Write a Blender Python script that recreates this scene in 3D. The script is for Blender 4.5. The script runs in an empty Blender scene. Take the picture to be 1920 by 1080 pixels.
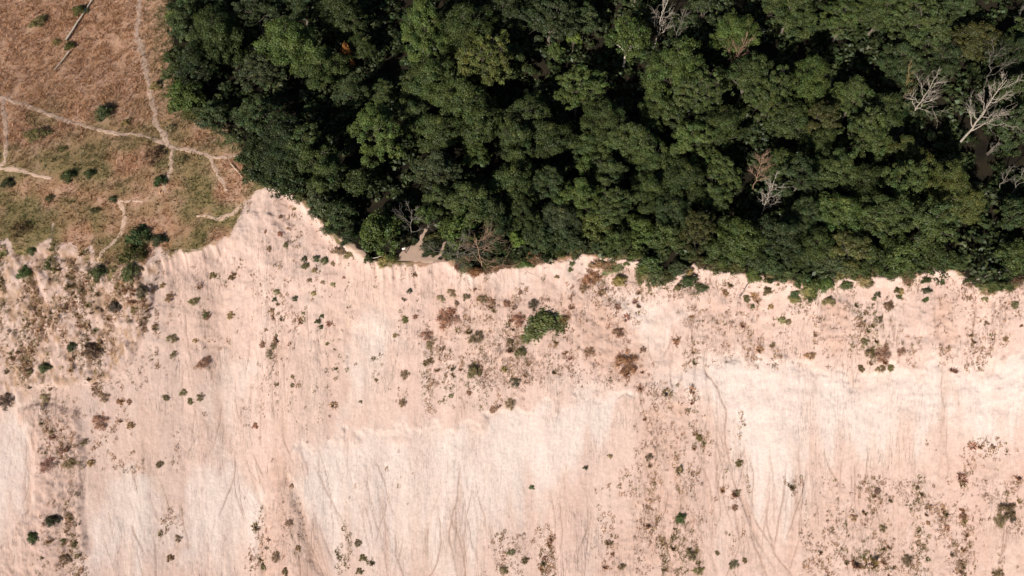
import bpy, bmesh, math, random
import numpy as np
from mathutils import Vector
R_ = math.radians
rng = np.random.default_rng(7)
random.seed(7)
scene = bpy.context.scene
COL = scene.collection

# ------------------------------------------------------------------ camera
FPX = 1400.0                      # focal length in pixels of the 1920 px wide photograph
TILT = R_(28)                     # camera tilt away from straight down
DIST = 117.0
CAM = np.array([0.0, -math.sin(TILT) * DIST, math.cos(TILT) * DIST])
cam_d = bpy.data.cameras.new('camera'); cam = bpy.data.objects.new('camera', cam_d); COL.objects.link(cam)
cam_d.sensor_width = 36.0; cam_d.lens = FPX / 1920 * 36.0
cam_d.clip_start = 0.5; cam_d.clip_end = 8000
cam.location = CAM; cam.rotation_euler = (TILT, 0, 0)
scene.camera = cam

# ------------------------------------------------------------------ light
SUN_EL, SUN_AZ = R_(28), R_(26)    # sun stands over the lake, a little to the left of the camera's back
sun_dir = Vector((-math.sin(SUN_AZ) * math.cos(SUN_EL), -math.cos(SUN_AZ) * math.cos(SUN_EL), math.sin(SUN_EL)))
world = bpy.data.worlds.new('World'); scene.world = world; world.use_nodes = True
wn = world.node_tree; wn.nodes.clear()
sky = wn.nodes.new('ShaderNodeTexSky'); sky.sky_type = 'NISHITA'; sky.sun_disc = False
sky.sun_elevation = SUN_EL; sky.sun_rotation = math.atan2(sun_dir.x, sun_dir.y)
bg = wn.nodes.new('ShaderNodeBackground'); bg.inputs['Strength'].default_value = 0.05
wo = wn.nodes.new('ShaderNodeOutputWorld')
wn.links.new(sky.outputs[0], bg.inputs[0]); wn.links.new(bg.outputs[0], wo.inputs[0])
sl = bpy.data.lights.new('sun', 'SUN'); sl.energy = 5.0; sl.angle = R_(0.5); sl.color = (1.0, 0.93, 0.86)
so = bpy.data.objects.new('sun', sl); COL.objects.link(so)
so.rotation_euler = sun_dir.to_track_quat('Z', 'Y').to_euler()
vs = scene.view_settings
vs.view_transform = 'Standard'; vs.look = 'None'; vs.gamma = 1.0; vs.use_curve_mapping = False
vs.exposure = 0.42

# ------------------------------------------------------------------ helpers
def ray(u, v):
    a = (np.asarray(u, float) - 960) / FPX; b = (540 - np.asarray(v, float)) / FPX
    return a, b * math.cos(TILT) + math.sin(TILT), b * math.sin(TILT) - math.cos(TILT)
def at_z(u, v, z=0.0):
    dx, dy, dz = ray(u, v); t = (z - CAM[2]) / dz
    return CAM[0] + dx * t, CAM[1] + dy * t
def project(x, y, z):
    d = (y - CAM[1]) * math.sin(TILT) - (z - CAM[2]) * math.cos(TILT); upc = (y - CAM[1]) * math.cos(TILT) + (z - CAM[2]) * math.sin(TILT)
    return 960 + FPX * x / d, 540 - FPX * upc / d
def px_per_m(p):
    d = (p[1] - CAM[1]) * math.sin(TILT) - (p[2] - CAM[2]) * math.cos(TILT)
    return FPX / d

def _hash(ix, iy, seed):
    h = (ix.astype(np.int64) * 374761393 + iy.astype(np.int64) * 668265263 + seed * 974711) & 0xffffffff
    h = ((h ^ (h >> 13)) * 1274126177) & 0xffffffff
    h = h ^ (h >> 16)
    return (h & 0xffff) / 65535.0
def vnoise(x, y, seed=0):
    x = np.asarray(x, float); y = np.asarray(y, float)
    ix = np.floor(x); iy = np.floor(y); fx = x - ix; fy = y - iy
    fx = fx * fx * (3 - 2 * fx); fy = fy * fy * (3 - 2 * fy)
    a = _hash(ix, iy, seed); b = _hash(ix + 1, iy, seed); c = _hash(ix, iy + 1, seed); d = _hash(ix + 1, iy + 1, seed)
    return (a + (b - a) * fx) * (1 - fy) + (c + (d - c) * fx) * fy - 0.5
def fbm(x, y, seed=0, octv=4):
    s = 0; a = 1.0
    for k in range(octv):
        s = s + a * vnoise(x * 2 ** k + k * 17.3, y * 2 ** k - k * 9.1, seed + k); a *= 0.5
    return s
def sstep(a, b, x):
    t = np.clip((x - a) / (b - a), 0, 1); return t * t * (3 - 2 * t)

def make_mesh(name, V, F, tint=None, mat=None, smooth=False):
    me = bpy.data.meshes.new(name)
    V = np.asarray(V, np.float32); F = np.asarray(F, np.int32)
    n, k = F.shape
    me.vertices.add(len(V)); me.vertices.foreach_set('co', V.ravel())
    me.loops.add(n * k); me.loops.foreach_set('vertex_index', F.ravel())
    me.polygons.add(n); me.polygons.foreach_set('loop_start', np.arange(0, n * k, k, dtype=np.int32))
    if smooth: me.polygons.foreach_set('use_smooth', np.ones(n, bool))
    if tint is not None:
        at = me.color_attributes.new('tint', 'FLOAT_COLOR', 'POINT')
        tint = np.asarray(tint); c = np.ones((len(V), 4), np.float32); c[:, :tint.shape[1]] = tint; at.data.foreach_set('color', c.ravel())
    me.update(calc_edges=True)
    if mat: me.materials.append(mat)
    return me
def link(name, me, parent=None, loc=None, rot=None, scale=None, color=None):
    o = bpy.data.objects.new(name, me); COL.objects.link(o)
    if parent: o.parent = parent
    if loc is not None: o.location = loc
    if rot is not None: o.rotation_euler = rot
    if scale is not None: o.scale = scale
    if color is not None: o.color = (*color, 1)
    return o
def tag(o, label=None, cat=None, group=None, kind=None):
    if label: o['label'] = label
    if cat: o['category'] = cat
    if group: o['group'] = group
    if kind: o['kind'] = kind
    return o

def tube(pts, rad, sides=6):
    pts = np.asarray(pts, float); n = len(pts); V = []; F = []
    tang = np.gradient(pts, axis=0)
    ref = np.array([0.31, 0.87, 0.38])
    for i in range(n):
        t = tang[i] / (np.linalg.norm(tang[i]) + 1e-9)
        a = np.cross(t, ref); a /= np.linalg.norm(a) + 1e-9; b = np.cross(t, a)
        for s in range(sides):
            an = 2 * math.pi * s / sides
            V.append(pts[i] + rad[i] * (a * math.cos(an) + b * math.sin(an)))
    for i in range(n - 1):
        for s in range(sides):
            s2 = (s + 1) % sides
            F.append((i * sides + s, i * sides + s2, (i + 1) * sides + s2, (i + 1) * sides + s))
    return V, F
class Geo:
    def __init__(self): self.V = []; self.F = []
    def add(self, V, F):
        o = len(self.V); self.V += [tuple(v) for v in V]; self.F += [tuple(i + o for i in f) for f in F]
    def tube(self, pts, rad, sides=6): self.add(*tube(pts, rad, sides))
    def mesh(self, name, mat, smooth=True): return make_mesh(name, self.V, self.F, None, mat, smooth)

# ------------------------------------------------------------------ materials
def new_mat(name):
    m = bpy.data.materials.new(name); m.use_nodes = True; nt = m.node_tree; nt.nodes.clear()
    out = nt.nodes.new('ShaderNodeOutputMaterial'); return m, nt, out
def N(nt, t, **kw):
    n = nt.nodes.new(t)
    for k, v in kw.items(): setattr(n, k, v)
    return n

def terrain_material():
    m, nt, out = new_mat('sand_and_soil'); L = nt.links.new
    att = N(nt, 'ShaderNodeAttribute', attribute_name='tint')
    tc = N(nt, 'ShaderNodeTexCoord')
    n1 = N(nt, 'ShaderNodeTexNoise'); n1.inputs['Scale'].default_value = 2.3; n1.inputs['Detail'].default_value = 6
    L(tc.outputs['Object'], n1.inputs['Vector'])
    mp = N(nt, 'ShaderNodeMapping'); mp.inputs['Scale'].default_value = (2.2, 0.4, 0.4); L(tc.outputs['Object'], mp.inputs['Vector'])
    n2 = N(nt, 'ShaderNodeTexNoise'); n2.inputs['Scale'].default_value = 1.2; n2.inputs['Detail'].default_value = 5; n2.inputs['Distortion'].default_value = 0.6
    L(mp.outputs[0], n2.inputs['Vector'])
    r1 = N(nt, 'ShaderNodeMapRange'); r1.inputs['From Min'].default_value = .25; r1.inputs['From Max'].default_value = .75
    r1.inputs['To Min'].default_value = .90; r1.inputs['To Max'].default_value = 1.08; L(n1.outputs['Fac'], r1.inputs['Value'])
    r2 = N(nt, 'ShaderNodeMapRange'); r2.inputs['From Min'].default_value = .3; r2.inputs['From Max'].default_value = .7
    r2.inputs['To Min'].default_value = .93; r2.inputs['To Max'].default_value = 1.05; L(n2.outputs['Fac'], r2.inputs['Value'])
    mu = N(nt, 'ShaderNodeMath', operation='MULTIPLY'); L(r1.outputs[0], mu.inputs[0]); L(r2.outputs[0], mu.inputs[1])
    vm = N(nt, 'ShaderNodeVectorMath', operation='SCALE'); L(att.outputs['Color'], vm.inputs[0]); L(mu.outputs[0], vm.inputs['Scale'])
    ad = N(nt, 'ShaderNodeMath', operation='ADD'); L(n1.outputs['Fac'], ad.inputs[0]); L(n2.outputs['Fac'], ad.inputs[1])
    bp = N(nt, 'ShaderNodeBump'); bp.inputs['Strength'].default_value = 0.4; bp.inputs['Distance'].default_value = 0.2; L(ad.outputs[0], bp.inputs['Height'])
    def mth(op, a, b_=None, c=None):
        q = N(nt, 'ShaderNodeMath', operation=op)
        for i_, w in enumerate((a, b_, c)):
            if w is None: continue
            if isinstance(w, (int, float)): q.inputs[i_].default_value = w
            else: L(w, q.inputs[i_])
        return q.outputs[0]
    def ramp(v, a, b_):
        q = N(nt, 'ShaderNodeMapRange', interpolation_type='SMOOTHSTEP'); q.inputs['From Min'].default_value = a; q.inputs['From Max'].default_value = b_; L(v, q.inputs['Value']); return q.outputs[0]
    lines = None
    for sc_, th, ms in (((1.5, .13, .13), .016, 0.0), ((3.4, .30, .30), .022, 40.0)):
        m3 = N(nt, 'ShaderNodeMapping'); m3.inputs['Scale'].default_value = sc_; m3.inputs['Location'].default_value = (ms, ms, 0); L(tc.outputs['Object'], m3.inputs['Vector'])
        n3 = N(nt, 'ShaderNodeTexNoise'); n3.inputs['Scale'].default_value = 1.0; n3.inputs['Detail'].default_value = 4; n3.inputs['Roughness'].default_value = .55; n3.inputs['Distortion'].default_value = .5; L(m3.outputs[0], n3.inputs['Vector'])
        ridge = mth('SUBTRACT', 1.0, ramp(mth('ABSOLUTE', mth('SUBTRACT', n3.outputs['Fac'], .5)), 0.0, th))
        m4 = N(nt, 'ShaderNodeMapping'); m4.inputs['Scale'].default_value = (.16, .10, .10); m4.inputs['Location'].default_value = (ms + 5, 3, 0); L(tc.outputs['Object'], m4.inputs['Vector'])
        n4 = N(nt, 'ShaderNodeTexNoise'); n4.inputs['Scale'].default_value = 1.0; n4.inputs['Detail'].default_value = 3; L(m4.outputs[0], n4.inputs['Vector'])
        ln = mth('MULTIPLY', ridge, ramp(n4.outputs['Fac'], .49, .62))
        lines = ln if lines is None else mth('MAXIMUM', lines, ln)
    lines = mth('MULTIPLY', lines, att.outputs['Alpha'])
    n5 = N(nt, 'ShaderNodeTexNoise'); n5.inputs['Scale'].default_value = 7.0; n5.inputs['Detail'].default_value = 3; L(tc.outputs['Object'], n5.inputs['Vector'])
    grain_and_rill_shade = mth('MULTIPLY', mth('SUBTRACT', 1.0, mth('MULTIPLY', lines, .48)), mth('ADD', mth('MULTIPLY', n5.outputs['Fac'], .34), .83))  # fine rill lines darkened in the colour, standing in for their shade
    vm2 = N(nt, 'ShaderNodeVectorMath', operation='SCALE'); L(vm.outputs[0], vm2.inputs[0]); L(grain_and_rill_shade, vm2.inputs['Scale']); vm = vm2
    ad2 = mth('ADD', mth('SUBTRACT', ad.outputs[0], mth('MULTIPLY', lines, .9)), mth('MULTIPLY', n5.outputs['Fac'], .25)); L(ad2, bp.inputs['Height'])
    b = N(nt, 'ShaderNodeBsdfDiffuse'); b.inputs['Roughness'].default_value = .6
    L(vm.outputs[0], b.inputs['Color']); L(bp.outputs[0], b.inputs['Normal']); L(b.outputs[0], out.inputs[0])
    return m
def leaf_material(name, trans=0.25, vary=0.28):
    m, nt, out = new_mat(name); L = nt.links.new
    oi = N(nt, 'ShaderNodeObjectInfo'); att = N(nt, 'ShaderNodeAttribute', attribute_name='tint')
    mx = N(nt, 'ShaderNodeVectorMath', operation='MULTIPLY'); L(oi.outputs['Color'], mx.inputs[0]); L(att.outputs['Color'], mx.inputs[1])
    rr = N(nt, 'ShaderNodeMapRange'); rr.inputs['To Min'].default_value = 1 - vary; rr.inputs['To Max'].default_value = 1 + vary; L(oi.outputs['Random'], rr.inputs['Value'])
    sc = N(nt, 'ShaderNodeVectorMath', operation='SCALE'); L(mx.outputs[0], sc.inputs[0]); L(rr.outputs[0], sc.inputs['Scale'])
    d = N(nt, 'ShaderNodeBsdfDiffuse'); L(sc.outputs[0], d.inputs['Color'])
    t = N(nt, 'ShaderNodeBsdfTranslucent'); L(sc.outputs[0], t.inputs['Color'])
    ms = N(nt, 'ShaderNodeMixShader'); ms.inputs[0].default_value = trans
    L(d.outputs[0], ms.inputs[1]); L(t.outputs[0], ms.inputs[2])
    g = N(nt, 'ShaderNodeBsdfGlossy'); g.inputs['Roughness'].default_value = .5; g.inputs['Color'].default_value = (1, 1, 1, 1)
    m2 = N(nt, 'ShaderNodeMixShader'); m2.inputs[0].default_value = 0.015
    L(ms.outputs[0], m2.inputs[1]); L(g.outputs[0], m2.inputs[2]); L(m2.outputs[0], out.inputs[0])
    return m
def bark_material(name, c1, c2):
    m, nt, out = new_mat(name); L = nt.links.new
    tc = N(nt, 'ShaderNodeTexCoord'); n = N(nt, 'ShaderNodeTexNoise'); n.inputs['Scale'].default_value = 5; n.inputs['Detail'].default_value = 5
    L(tc.outputs['Object'], n.inputs['Vector'])
    cr = N(nt, 'ShaderNodeValToRGB'); cr.color_ramp.elements[0].color = (*c1, 1); cr.color_ramp.elements[1].color = (*c2, 1)
    cr.color_ramp.elements[0].position = .35; cr.color_ramp.elements[1].position = .65
    L(n.outputs['Fac'], cr.inputs[0])
    bp = N(nt, 'ShaderNodeBump'); bp.inputs['Strength'].default_value = .5; bp.inputs['Distance'].default_value = .05; L(n.outputs['Fac'], bp.inputs['Height'])
    b = N(nt, 'ShaderNodeBsdfPrincipled'); b.inputs['Roughness'].default_value = .85
    L(cr.outputs[0], b.inputs['Base Color']); L(bp.outputs[0], b.inputs['Normal']); L(b.outputs[0], out.inputs[0])
    return m
def plain_material(name, c1, c2, scale=8, rough=.8):
    m, nt, out = new_mat(name); L = nt.links.new
    tc = N(nt, 'ShaderNodeTexCoord'); n = N(nt, 'ShaderNodeTexNoise'); n.inputs['Scale'].default_value = scale; L(tc.outputs['Object'], n.inputs['Vector'])
    mx = N(nt, 'ShaderNodeMix', data_type='RGBA'); mx.inputs[6].default_value = (*c1, 1); mx.inputs[7].default_value = (*c2, 1); L(n.outputs['Fac'], mx.inputs[0])
    b = N(nt, 'ShaderNodeBsdfPrincipled'); b.inputs['Roughness'].default_value = rough; L(mx.outputs[2], b.inputs['Base Color']); L(b.outputs[0], out.inputs[0])
    return m
M_TER = terrain_material()
M_LEAF = leaf_material('leaves', trans=.14, vary=.26)
M_DRY = leaf_material('dry_grass', trans=0.32, vary=.2)
M_BARK = bark_material('grey_brown_bark', (.07, .055, .04), (.16, .13, .10))
M_BIRCH = bark_material('pale_bark', (.34, .29, .23), (.62, .55, .46))
M_DEAD = bark_material('bleached_dead_wood', (.20, .17, .13), (.43, .37, .30))
M_DEADR = bark_material('reddish_dead_twigs', (.15, .085, .055), (.30, .19, .12))
M_DEADO = bark_material('ochre_dead_twigs', (.14, .10, .045), (.27, .20, .08))
M_DEADG = bark_material('dull_grey_dead_wood', (.08, .07, .055), (.18, .155, .125))
M_LOG = bark_material('bleached_log', (.46, .38, .28), (.68, .59, .46))

# ------------------------------------------------------------------ terrain
EDGE_PX = [(-700, 468), (-300, 462), (0, 462), (110, 462), (180, 482), (235, 500), (288, 492), (300, 478), (330, 470), (370, 468), (400, 455), (432, 440),
           (455, 395), (468, 370), (490, 357), (520, 352), (552, 368), (580, 392), (610, 425), (645, 458), (690, 488), (720, 494),
           (760, 497), (800, 494), (835, 488), (855, 502), (892, 510), (950, 503), (1010, 494), (1060, 491), (1088, 479), (1112, 474), (1135, 486),
           (1165, 484), (1200, 489), (1240, 520), (1275, 515), (1300, 492), (1340, 497), (1400, 517), (1450, 526), (1500, 530), (1535, 540), (1570, 520), (1640, 518), (1700, 522),
           (1742, 506), (1785, 508), (1820, 518), (1838, 545), (1870, 548), (1895, 525), (1920, 515), (2100, 520), (2700, 520)]
def plateau(x, y):
    """the top of the bluff: level under the wood, the meadow on the left dips towards the lake"""
    y = np.maximum(y, 8.0); return -.24 * 2 * np.logaddexp(0, (25 - y) / 2) * sstep(-35, -49, x)
_z = np.zeros(len(EDGE_PX))
for _k in range(30):
    ex, ey = at_z([p[0] for p in EDGE_PX], [p[1] for p in EDGE_PX], _z); _z = .5 * _z + .5 * plateau(ex, ey)
_o = np.argsort(ex); ex = ex[_o]; ey = ey[_o]
def edge_y(x): x = np.asarray(x, float); o = np.zeros_like(x); return np.interp(x, ex, ey) + 1.1 * vnoise(x * .42, o, 2) + 0.8 * vnoise(x * 1.1, o, 3) + .55 * vnoise(x * 2.7, o, 4)
def geom_lines(a, b, n):
    return a * (b / a) ** (np.arange(1, n + 1) / n)
STEP = 0.17
xf = np.arange(-104, 104.01, STEP)
xs = np.concatenate([-104 - geom_lines(2, 3000, 14)[::-1], xf, 104 + geom_lines(2, 3000, 14)])
ys = np.concatenate([-46 - geom_lines(1.5, 3000, 26)[::-1], np.arange(-46, 24, STEP), np.arange(24, 72, 1.0), 72 + geom_lines(2, 3000, 14)])
X, Y = np.meshgrid(xs, ys)
sx = np.concatenate([np.linspace(ex[0], ex[-1], 900)]); sy = edge_y(sx)
# distance to the rim
near = (np.abs(X) < 125) & (Y < 40) & (Y > -60)
D = np.full(X.shape, 1e9)
xn = X[near]; yn = Y[near]; dn = np.full(xn.shape, 1e9)
for i in range(0, len(ex) - 1):
    ax, ay, bx, by = ex[i], ey[i], ex[i + 1], ey[i + 1]
    vx, vy = bx - ax, by - ay; t = np.clip(((xn - ax) * vx + (yn - ay) * vy) / (vx * vx + vy * vy + 1e-9), 0, 1)
    dn = np.minimum(dn, np.hypot(xn - ax - t * vx, yn - ay - t * vy))
D[near] = dn
EY = edge_y(X)
below = Y < EY
vert = EY - Y
D = np.where(near, np.minimum(D, np.abs(vert)), np.abs(vert))
d_s = np.where(below, D, -D)                      # >0 on the bluff face, <0 on the plateau
_xa = float(at_z(415, 445)[0]); _xb = float(at_z(500, 360)[0])
_gx = np.linspace(-130, 130, 261); _gy = np.interp(_gx, ex, ey); _gy = np.convolve(np.pad(_gy, 22, mode='edge'), np.ones(45) / 45, 'valid'); _gy = np.convolve(np.pad(_gy, 12, mode='edge'), np.ones(25) / 25, 'valid')
smooth_e = np.interp(X, _gx, _gy)
far_w = sstep(.3, 9, d_s)
alc = sstep(_xa - 5, _xa - 2, X) * sstep(_xb + 4, _xb + 1, X) * sstep(0, 1.2, d_s)
far_w = np.maximum(far_w, alc)
dd = d_s * (1 - far_w) + np.maximum(d_s * .26, (smooth_e - Y) * .95) * far_w
def blur(A, n):
    for ax in (0, 1):
        B = np.pad(A, [(n + 1, n) if a == ax else (0, 0) for a in (0, 1)], mode='edge'); c = np.cumsum(B, axis=ax)
        hi = [slice(None)] * 2; lo = [slice(None)] * 2; hi[ax] = slice(2 * n + 1, None); lo[ax] = slice(0, -(2 * n + 1))
        A = (c[tuple(hi)] - c[tuple(lo)]) / (2 * n + 1)
    return A
ddb = blur(blur(blur(dd, 16), 16), 12)
wb = sstep(.6, 4.5, d_s)
dd = dd * (1 - wb) + ddb * wb
dpos = np.maximum(dd, 0)
face = np.clip(1 - np.exp(-dpos / .5), 0, 1)
scarp = np.interp(X, [-68, -57, _xa - 2, _xa, _xb, _xb + 3], [.12, 1.0, 1.0, .1, .1, 1.0])
Z = plateau(X, Y) - (0.62 * dpos + 1.5 * scarp * (1 - np.exp(-dpos / 1.1)) * np.exp(-dpos / 7))
# plateau swells
plat = np.clip(-d_s, 0, 1e9)
Z = Z + sstep(.5, 8, plat) * (0.8 * fbm(X / 17, Y / 17, 11, 2) + .15 * fbm(X / 3, Y / 3, 12, 2))
# ribs and hollows running down the face
warp = 2.0 * vnoise(X / 6, Y / 9, 21)
Z = Z + face * sstep(1, 10, dpos) * (1.1 * vnoise((X + warp) / 9.0, Y / 40, 22) + .75 * vnoise((X + warp) / 3.3, Y / 16, 23))
ledge = face * sstep(2, 5, dpos) * sstep(24, 12, dpos)
Z = Z + ledge * (.55 * fbm(X / 3.4, Y / 2.0, 26, 4) + .10 * vnoise(X / 8, (Y + 1.2 * vnoise(X / 3, Y / 3, 28)) / 1.3, 27))
Z = Z + face * (.13 * vnoise((X + warp * .4) / .9, Y / 4.5, 24) + .12 * fbm(X / 1.1, Y / 1.3, 25, 3) + .075 * fbm(X / .45, Y / .5, 29, 2))
# rough crumbly top of the face
Z = Z + face * np.exp(-dpos / 5) * (.85 * fbm(X / 1.6, Y / 1.6, 31, 4))
# lake level and beach far below
beach = -62 + 2.0 * sstep(0, 60, Y + 130) 
Z = np.where(Y < -60, np.maximum(Z, -62 - np.clip((-110 - Y) * .02, 0, 6)), Z)
Z = np.where((Y > 80) | (np.abs(X) > 150), np.where(below, Z, Z * .5), Z)

def ground(x, y):
    x = np.asarray(x, float); y = np.asarray(y, float)
    i = np.clip(np.searchsorted(xs, x) - 1, 0, len(xs) - 2); j = np.clip(np.searchsorted(ys, y) - 1, 0, len(ys) - 2)
    fx = np.clip((x - xs[i]) / (xs[i + 1] - xs[i]), 0, 1); fy = np.clip((y - ys[j]) / (ys[j + 1] - ys[j]), 0, 1)
    return (Z[j, i] * (1 - fx) + Z[j, i + 1] * fx) * (1 - fy) + (Z[j + 1, i] * (1 - fx) + Z[j + 1, i + 1] * fx) * fy
def P(u, v):
    u = np.asarray(u, float); v = np.asarray(v, float); z = np.zeros(np.broadcast(u, v).shape)
    for k in range(40):
        x, y = at_z(u, v, z); z = z * .35 + .65 * ground(x, y)
    x, y = at_z(u, v, z)
    return x, y, ground(x, y)
def poly_mask(pts, soft=1.2, wob=1.2, seed=0):
    """soft mask of a patch of ground whose outline is given by photo points"""
    wx, wy, _ = P([p[0] for p in pts], [p[1] for p in pts])
    m = np.zeros(X.shape)
    bb = (X > wx.min() - 4) & (X < wx.max() + 4) & (Y > wy.min() - 4) & (Y < wy.max() + 4)
    x = X[bb] + wob * fbm(X[bb] / 2.5, Y[bb] / 4, seed + 50, 3); y = Y[bb] + wob * fbm(X[bb] / 2.5, Y[bb] / 2.5, seed + 60, 3)
    ins = np.zeros(x.shape, bool); dist = np.full(x.shape, 1e9); n = len(pts)
    for i in range(n):
        ax, ay, bx, by = wx[i], wy[i], wx[(i + 1) % n], wy[(i + 1) % n]
        c = ((ay > y) != (by > y)); t = (bx - ax) * (y - ay) / ((by - ay) if by != ay else 1e-9) + ax
        ins ^= c & (x < t)
        vx, vy = bx - ax, by - ay; t = np.clip(((x - ax) * vx + (y - ay) * vy) / (vx * vx + vy * vy + 1e-9), 0, 1)
        dist = np.minimum(dist, np.hypot(x - ax - t * vx, y - ay - t * vy))
    m[bb] = sstep(-soft, soft, np.where(ins, dist, -dist)); return m

# scrubby bank on the left stands proud of the bare chute
BANK = [(-60, 470), (120, 455), (200, 478), (288, 485), (300, 488), (290, 530), (284, 575), (262, 640), (240, 690), (205, 715), (150, 722), (70, 728), (40, 760), (-60, 770)]
bank = poly_mask(BANK, .35, .5, 1)
Z = Z + bank * sstep(0, 3, d_s) * (.9 + .5 * fbm(X / .9, Y / 1.2, 71, 4))
RIDGE = [(35, 770), (75, 760), (140, 770), (160, 850), (150, 950), (165, 1040), (150, 1180), (40, 1180), (60, 950), (65, 850)]
ridge = poly_mask(RIDGE, .6, .6, 2)
Z = Z + ridge * (.7 + .35 * fbm(X / .9, Y / .9, 72, 3))
# colour of the ground itself
def mixc(c, m, col): return c + (np.asarray(col) - c) * m[..., None]
C = np.zeros(X.shape + (3,)) + np.array((.545, .402, .342))
streak = fbm((X + warp * .5) / 1.6, Y / 14, 81, 4)
C = mixc(C, np.clip(.25 + streak * .9, 0, 1) * .6, (.60, .485, .42))
C = mixc(C, np.clip(fbm(X / 7, Y / 11, 83, 3) * 1.1 + .05, 0, 1) * .6, (.535, .39, .31))
C = mixc(C, np.clip(fbm((X) / .8, Y / 1.1, 84, 3) - .15, 0, 1) * .8, (.46, .32, .25))
PALE = [[(552, 930), (560, 850), (640, 825), (760, 815), (870, 790), (1000, 762), (1140, 738), (1180, 742), (1130, 800), (1120, 850), (1060, 900), (1010, 980), (900, 1100), (610, 1100)],
        [(1215, 705), (1270, 690), (1395, 650), (1450, 690), (1560, 690), (1640, 715), (1760, 690), (1800, 676), (1940, 668), (1940, 855), (1760, 850), (1640, 870), (1530, 880), (1480, 1010), (1400, 1010), (1388, 880), (1350, 830), (1300, 770)],
        [(1145, 565), (1190, 560), (1300, 570), (1260, 640), (1240, 700), (1220, 720), (1200, 650), (1175, 610), (1150, 605)],
        [(345, 960), (362, 905), (395, 868), (430, 858), (470, 892), (492, 960), (478, 1090), (360, 1090), (335, 1020)],
        [(178, 980), (205, 915), (245, 886), (285, 905), (308, 960), (330, 1090), (160, 1090)],
        [(-20, 790), (40, 775), (58, 850), (50, 960), (20, 1060), (-20, 1090)],
        [(860, 520), (960, 512), (1085, 487), (1090, 520), (1060, 535), (940, 545)],
        [(670, 580), (720, 590), (730, 660), (700, 700), (720, 790), (640, 800), (655, 680)],
        [(1400, 770), (1480, 780), (1500, 900), (1470, 1000), (1420, 980)],
        [(420, 650), (470, 680), (470, 790), (400, 820), (380, 760)]]
PALEM = np.zeros(X.shape)
for k, pl in enumerate(PALE):
    w = [.95, .9, .8, .9, .9, .8, .75, .7, .8, .55][k]
    mk = poly_mask(pl, 1.8 if k in (0, 1) else 2.2, 3.6 if k < 3 else 4.5, 10 + k) * w * np.clip(.9 + .7 * fbm((X + warp) / 3, Y / 9, 140 + k, 3), .2, 1)
    yt = np.max(np.where(mk > .3, Y, -1e3), 0); yb = np.min(np.where(mk > .3, Y, 1e3), 0); fr = np.clip((yt[None] - Y) / np.maximum(yt - yb, 3)[None], 0, 1)
    mk = mk * (1 - sstep(.45, 1.0, fr + .55 * fbm((X + warp) / 1.5, Y / 14, 160 + k, 3)) * .85)
    PALEM = np.maximum(PALEM, mk)
    bed = vnoise(X / 6, (Y + .25 * vnoise(X / 3, Y, 5)) / .45, 90) * .5 + .5
    C = mixc(C, mk * (.9 + .1 * bed), (.61, .523, .472))
    if k in (0, 1): Z = Z - .4 * poly_mask(pl, .45, 3.6, 10 + k) * np.exp(-np.clip(yt[None] - Y, 0, 50) / 3.5) * sstep(0, .6, yt - yb)[None]
C = mixc(C, face * np.exp(-dpos / 7) * np.clip(.45 + fbm(X / 2, Y / 2, 99, 3), 0, 1) * .6, (.48, .335, .27))
RED = [[(1060, 560), (1140, 560), (1200, 620), (1215, 700), (1150, 720), (1080, 680), (1050, 610)],
       [(1540, 570), (1600, 560), (1600, 660), (1560, 680), (1535, 620)], [(1750, 560), (1790, 560), (1810, 640), (1780, 680), (1750, 640)],
       [(1270, 740), (1300, 760), (1290, 880), (1330, 1100), (1120, 1100), (1200, 900), (1205, 780)],
       [(510, 840), (550, 850), (545, 920), (590, 1000), (610, 1100), (480, 1100), (500, 960)],
       [(1480, 1000), (1560, 930), (1700, 900), (1760, 850), (1960, 860), (1960, 1110), (1440, 1110)],
       [(820, 550), (960, 560), (1060, 560), (1060, 700), (960, 730), (860, 680), (800, 640)],
       [(1300, 560), (1440, 570), (1440, 640), (1330, 660)], RIDGE]
for k, pl in enumerate(RED):
    w = [.75, .75, .7, .65, .55, .45, .45, .4, .45][k]
    mk = poly_mask(pl, 1.4, 1.8, 30 + k) * w
    Z = Z + mk * .34 * fbm(X / .9, Y / .65, 120 + k, 4)
    C = mixc(C, mk * np.clip(.75 + fbm(X / 1.2, Y / 1.6, 95, 3), 0, 1), (.475, .32, .25))
C = mixc(C, bank * np.clip(.35 + fbm(X / .7, Y / 1.0, 73, 4) * 1.5, 0, 1), (.36, .235, .155))
# plateau: dry meadow on the left, humus under the wood
rag = np.where(X < -56, 5.0 * fbm(X / 1.8, Y / 4.5, 79, 4), 0)
mead = sstep(-.05, .12 + (X < -56) * .5, -d_s + rag)
mead_c = mixc(np.zeros(X.shape + (3,)) + np.array((.47, .305, .215)), np.clip(.6 + fbm(X / 1.3, Y / 1.6, 75, 4) * 1.1, 0, 1), (.36, .21, .125))
olive = np.clip(fbm(X / 6, Y / 5, 76, 3) * 1.9 + .5, 0, 1) * sstep(50, 18, Y)
mead_c = mixc(mead_c, olive * .9, (.21, .165, .075))
C = C + (mead_c - C) * mead[..., None]
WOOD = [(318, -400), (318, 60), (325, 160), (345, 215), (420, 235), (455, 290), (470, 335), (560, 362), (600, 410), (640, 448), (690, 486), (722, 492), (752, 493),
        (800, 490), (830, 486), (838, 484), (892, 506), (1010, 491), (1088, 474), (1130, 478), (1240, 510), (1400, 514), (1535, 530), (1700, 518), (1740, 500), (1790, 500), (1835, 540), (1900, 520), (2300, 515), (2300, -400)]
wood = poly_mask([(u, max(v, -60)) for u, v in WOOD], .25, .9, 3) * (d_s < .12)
wood = np.maximum(wood, ((Y > 60) & (X > -60)) * 1.0); wood = np.maximum(wood, ((Y > EY + 1) & (X > 85)) * 1.0)
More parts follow.
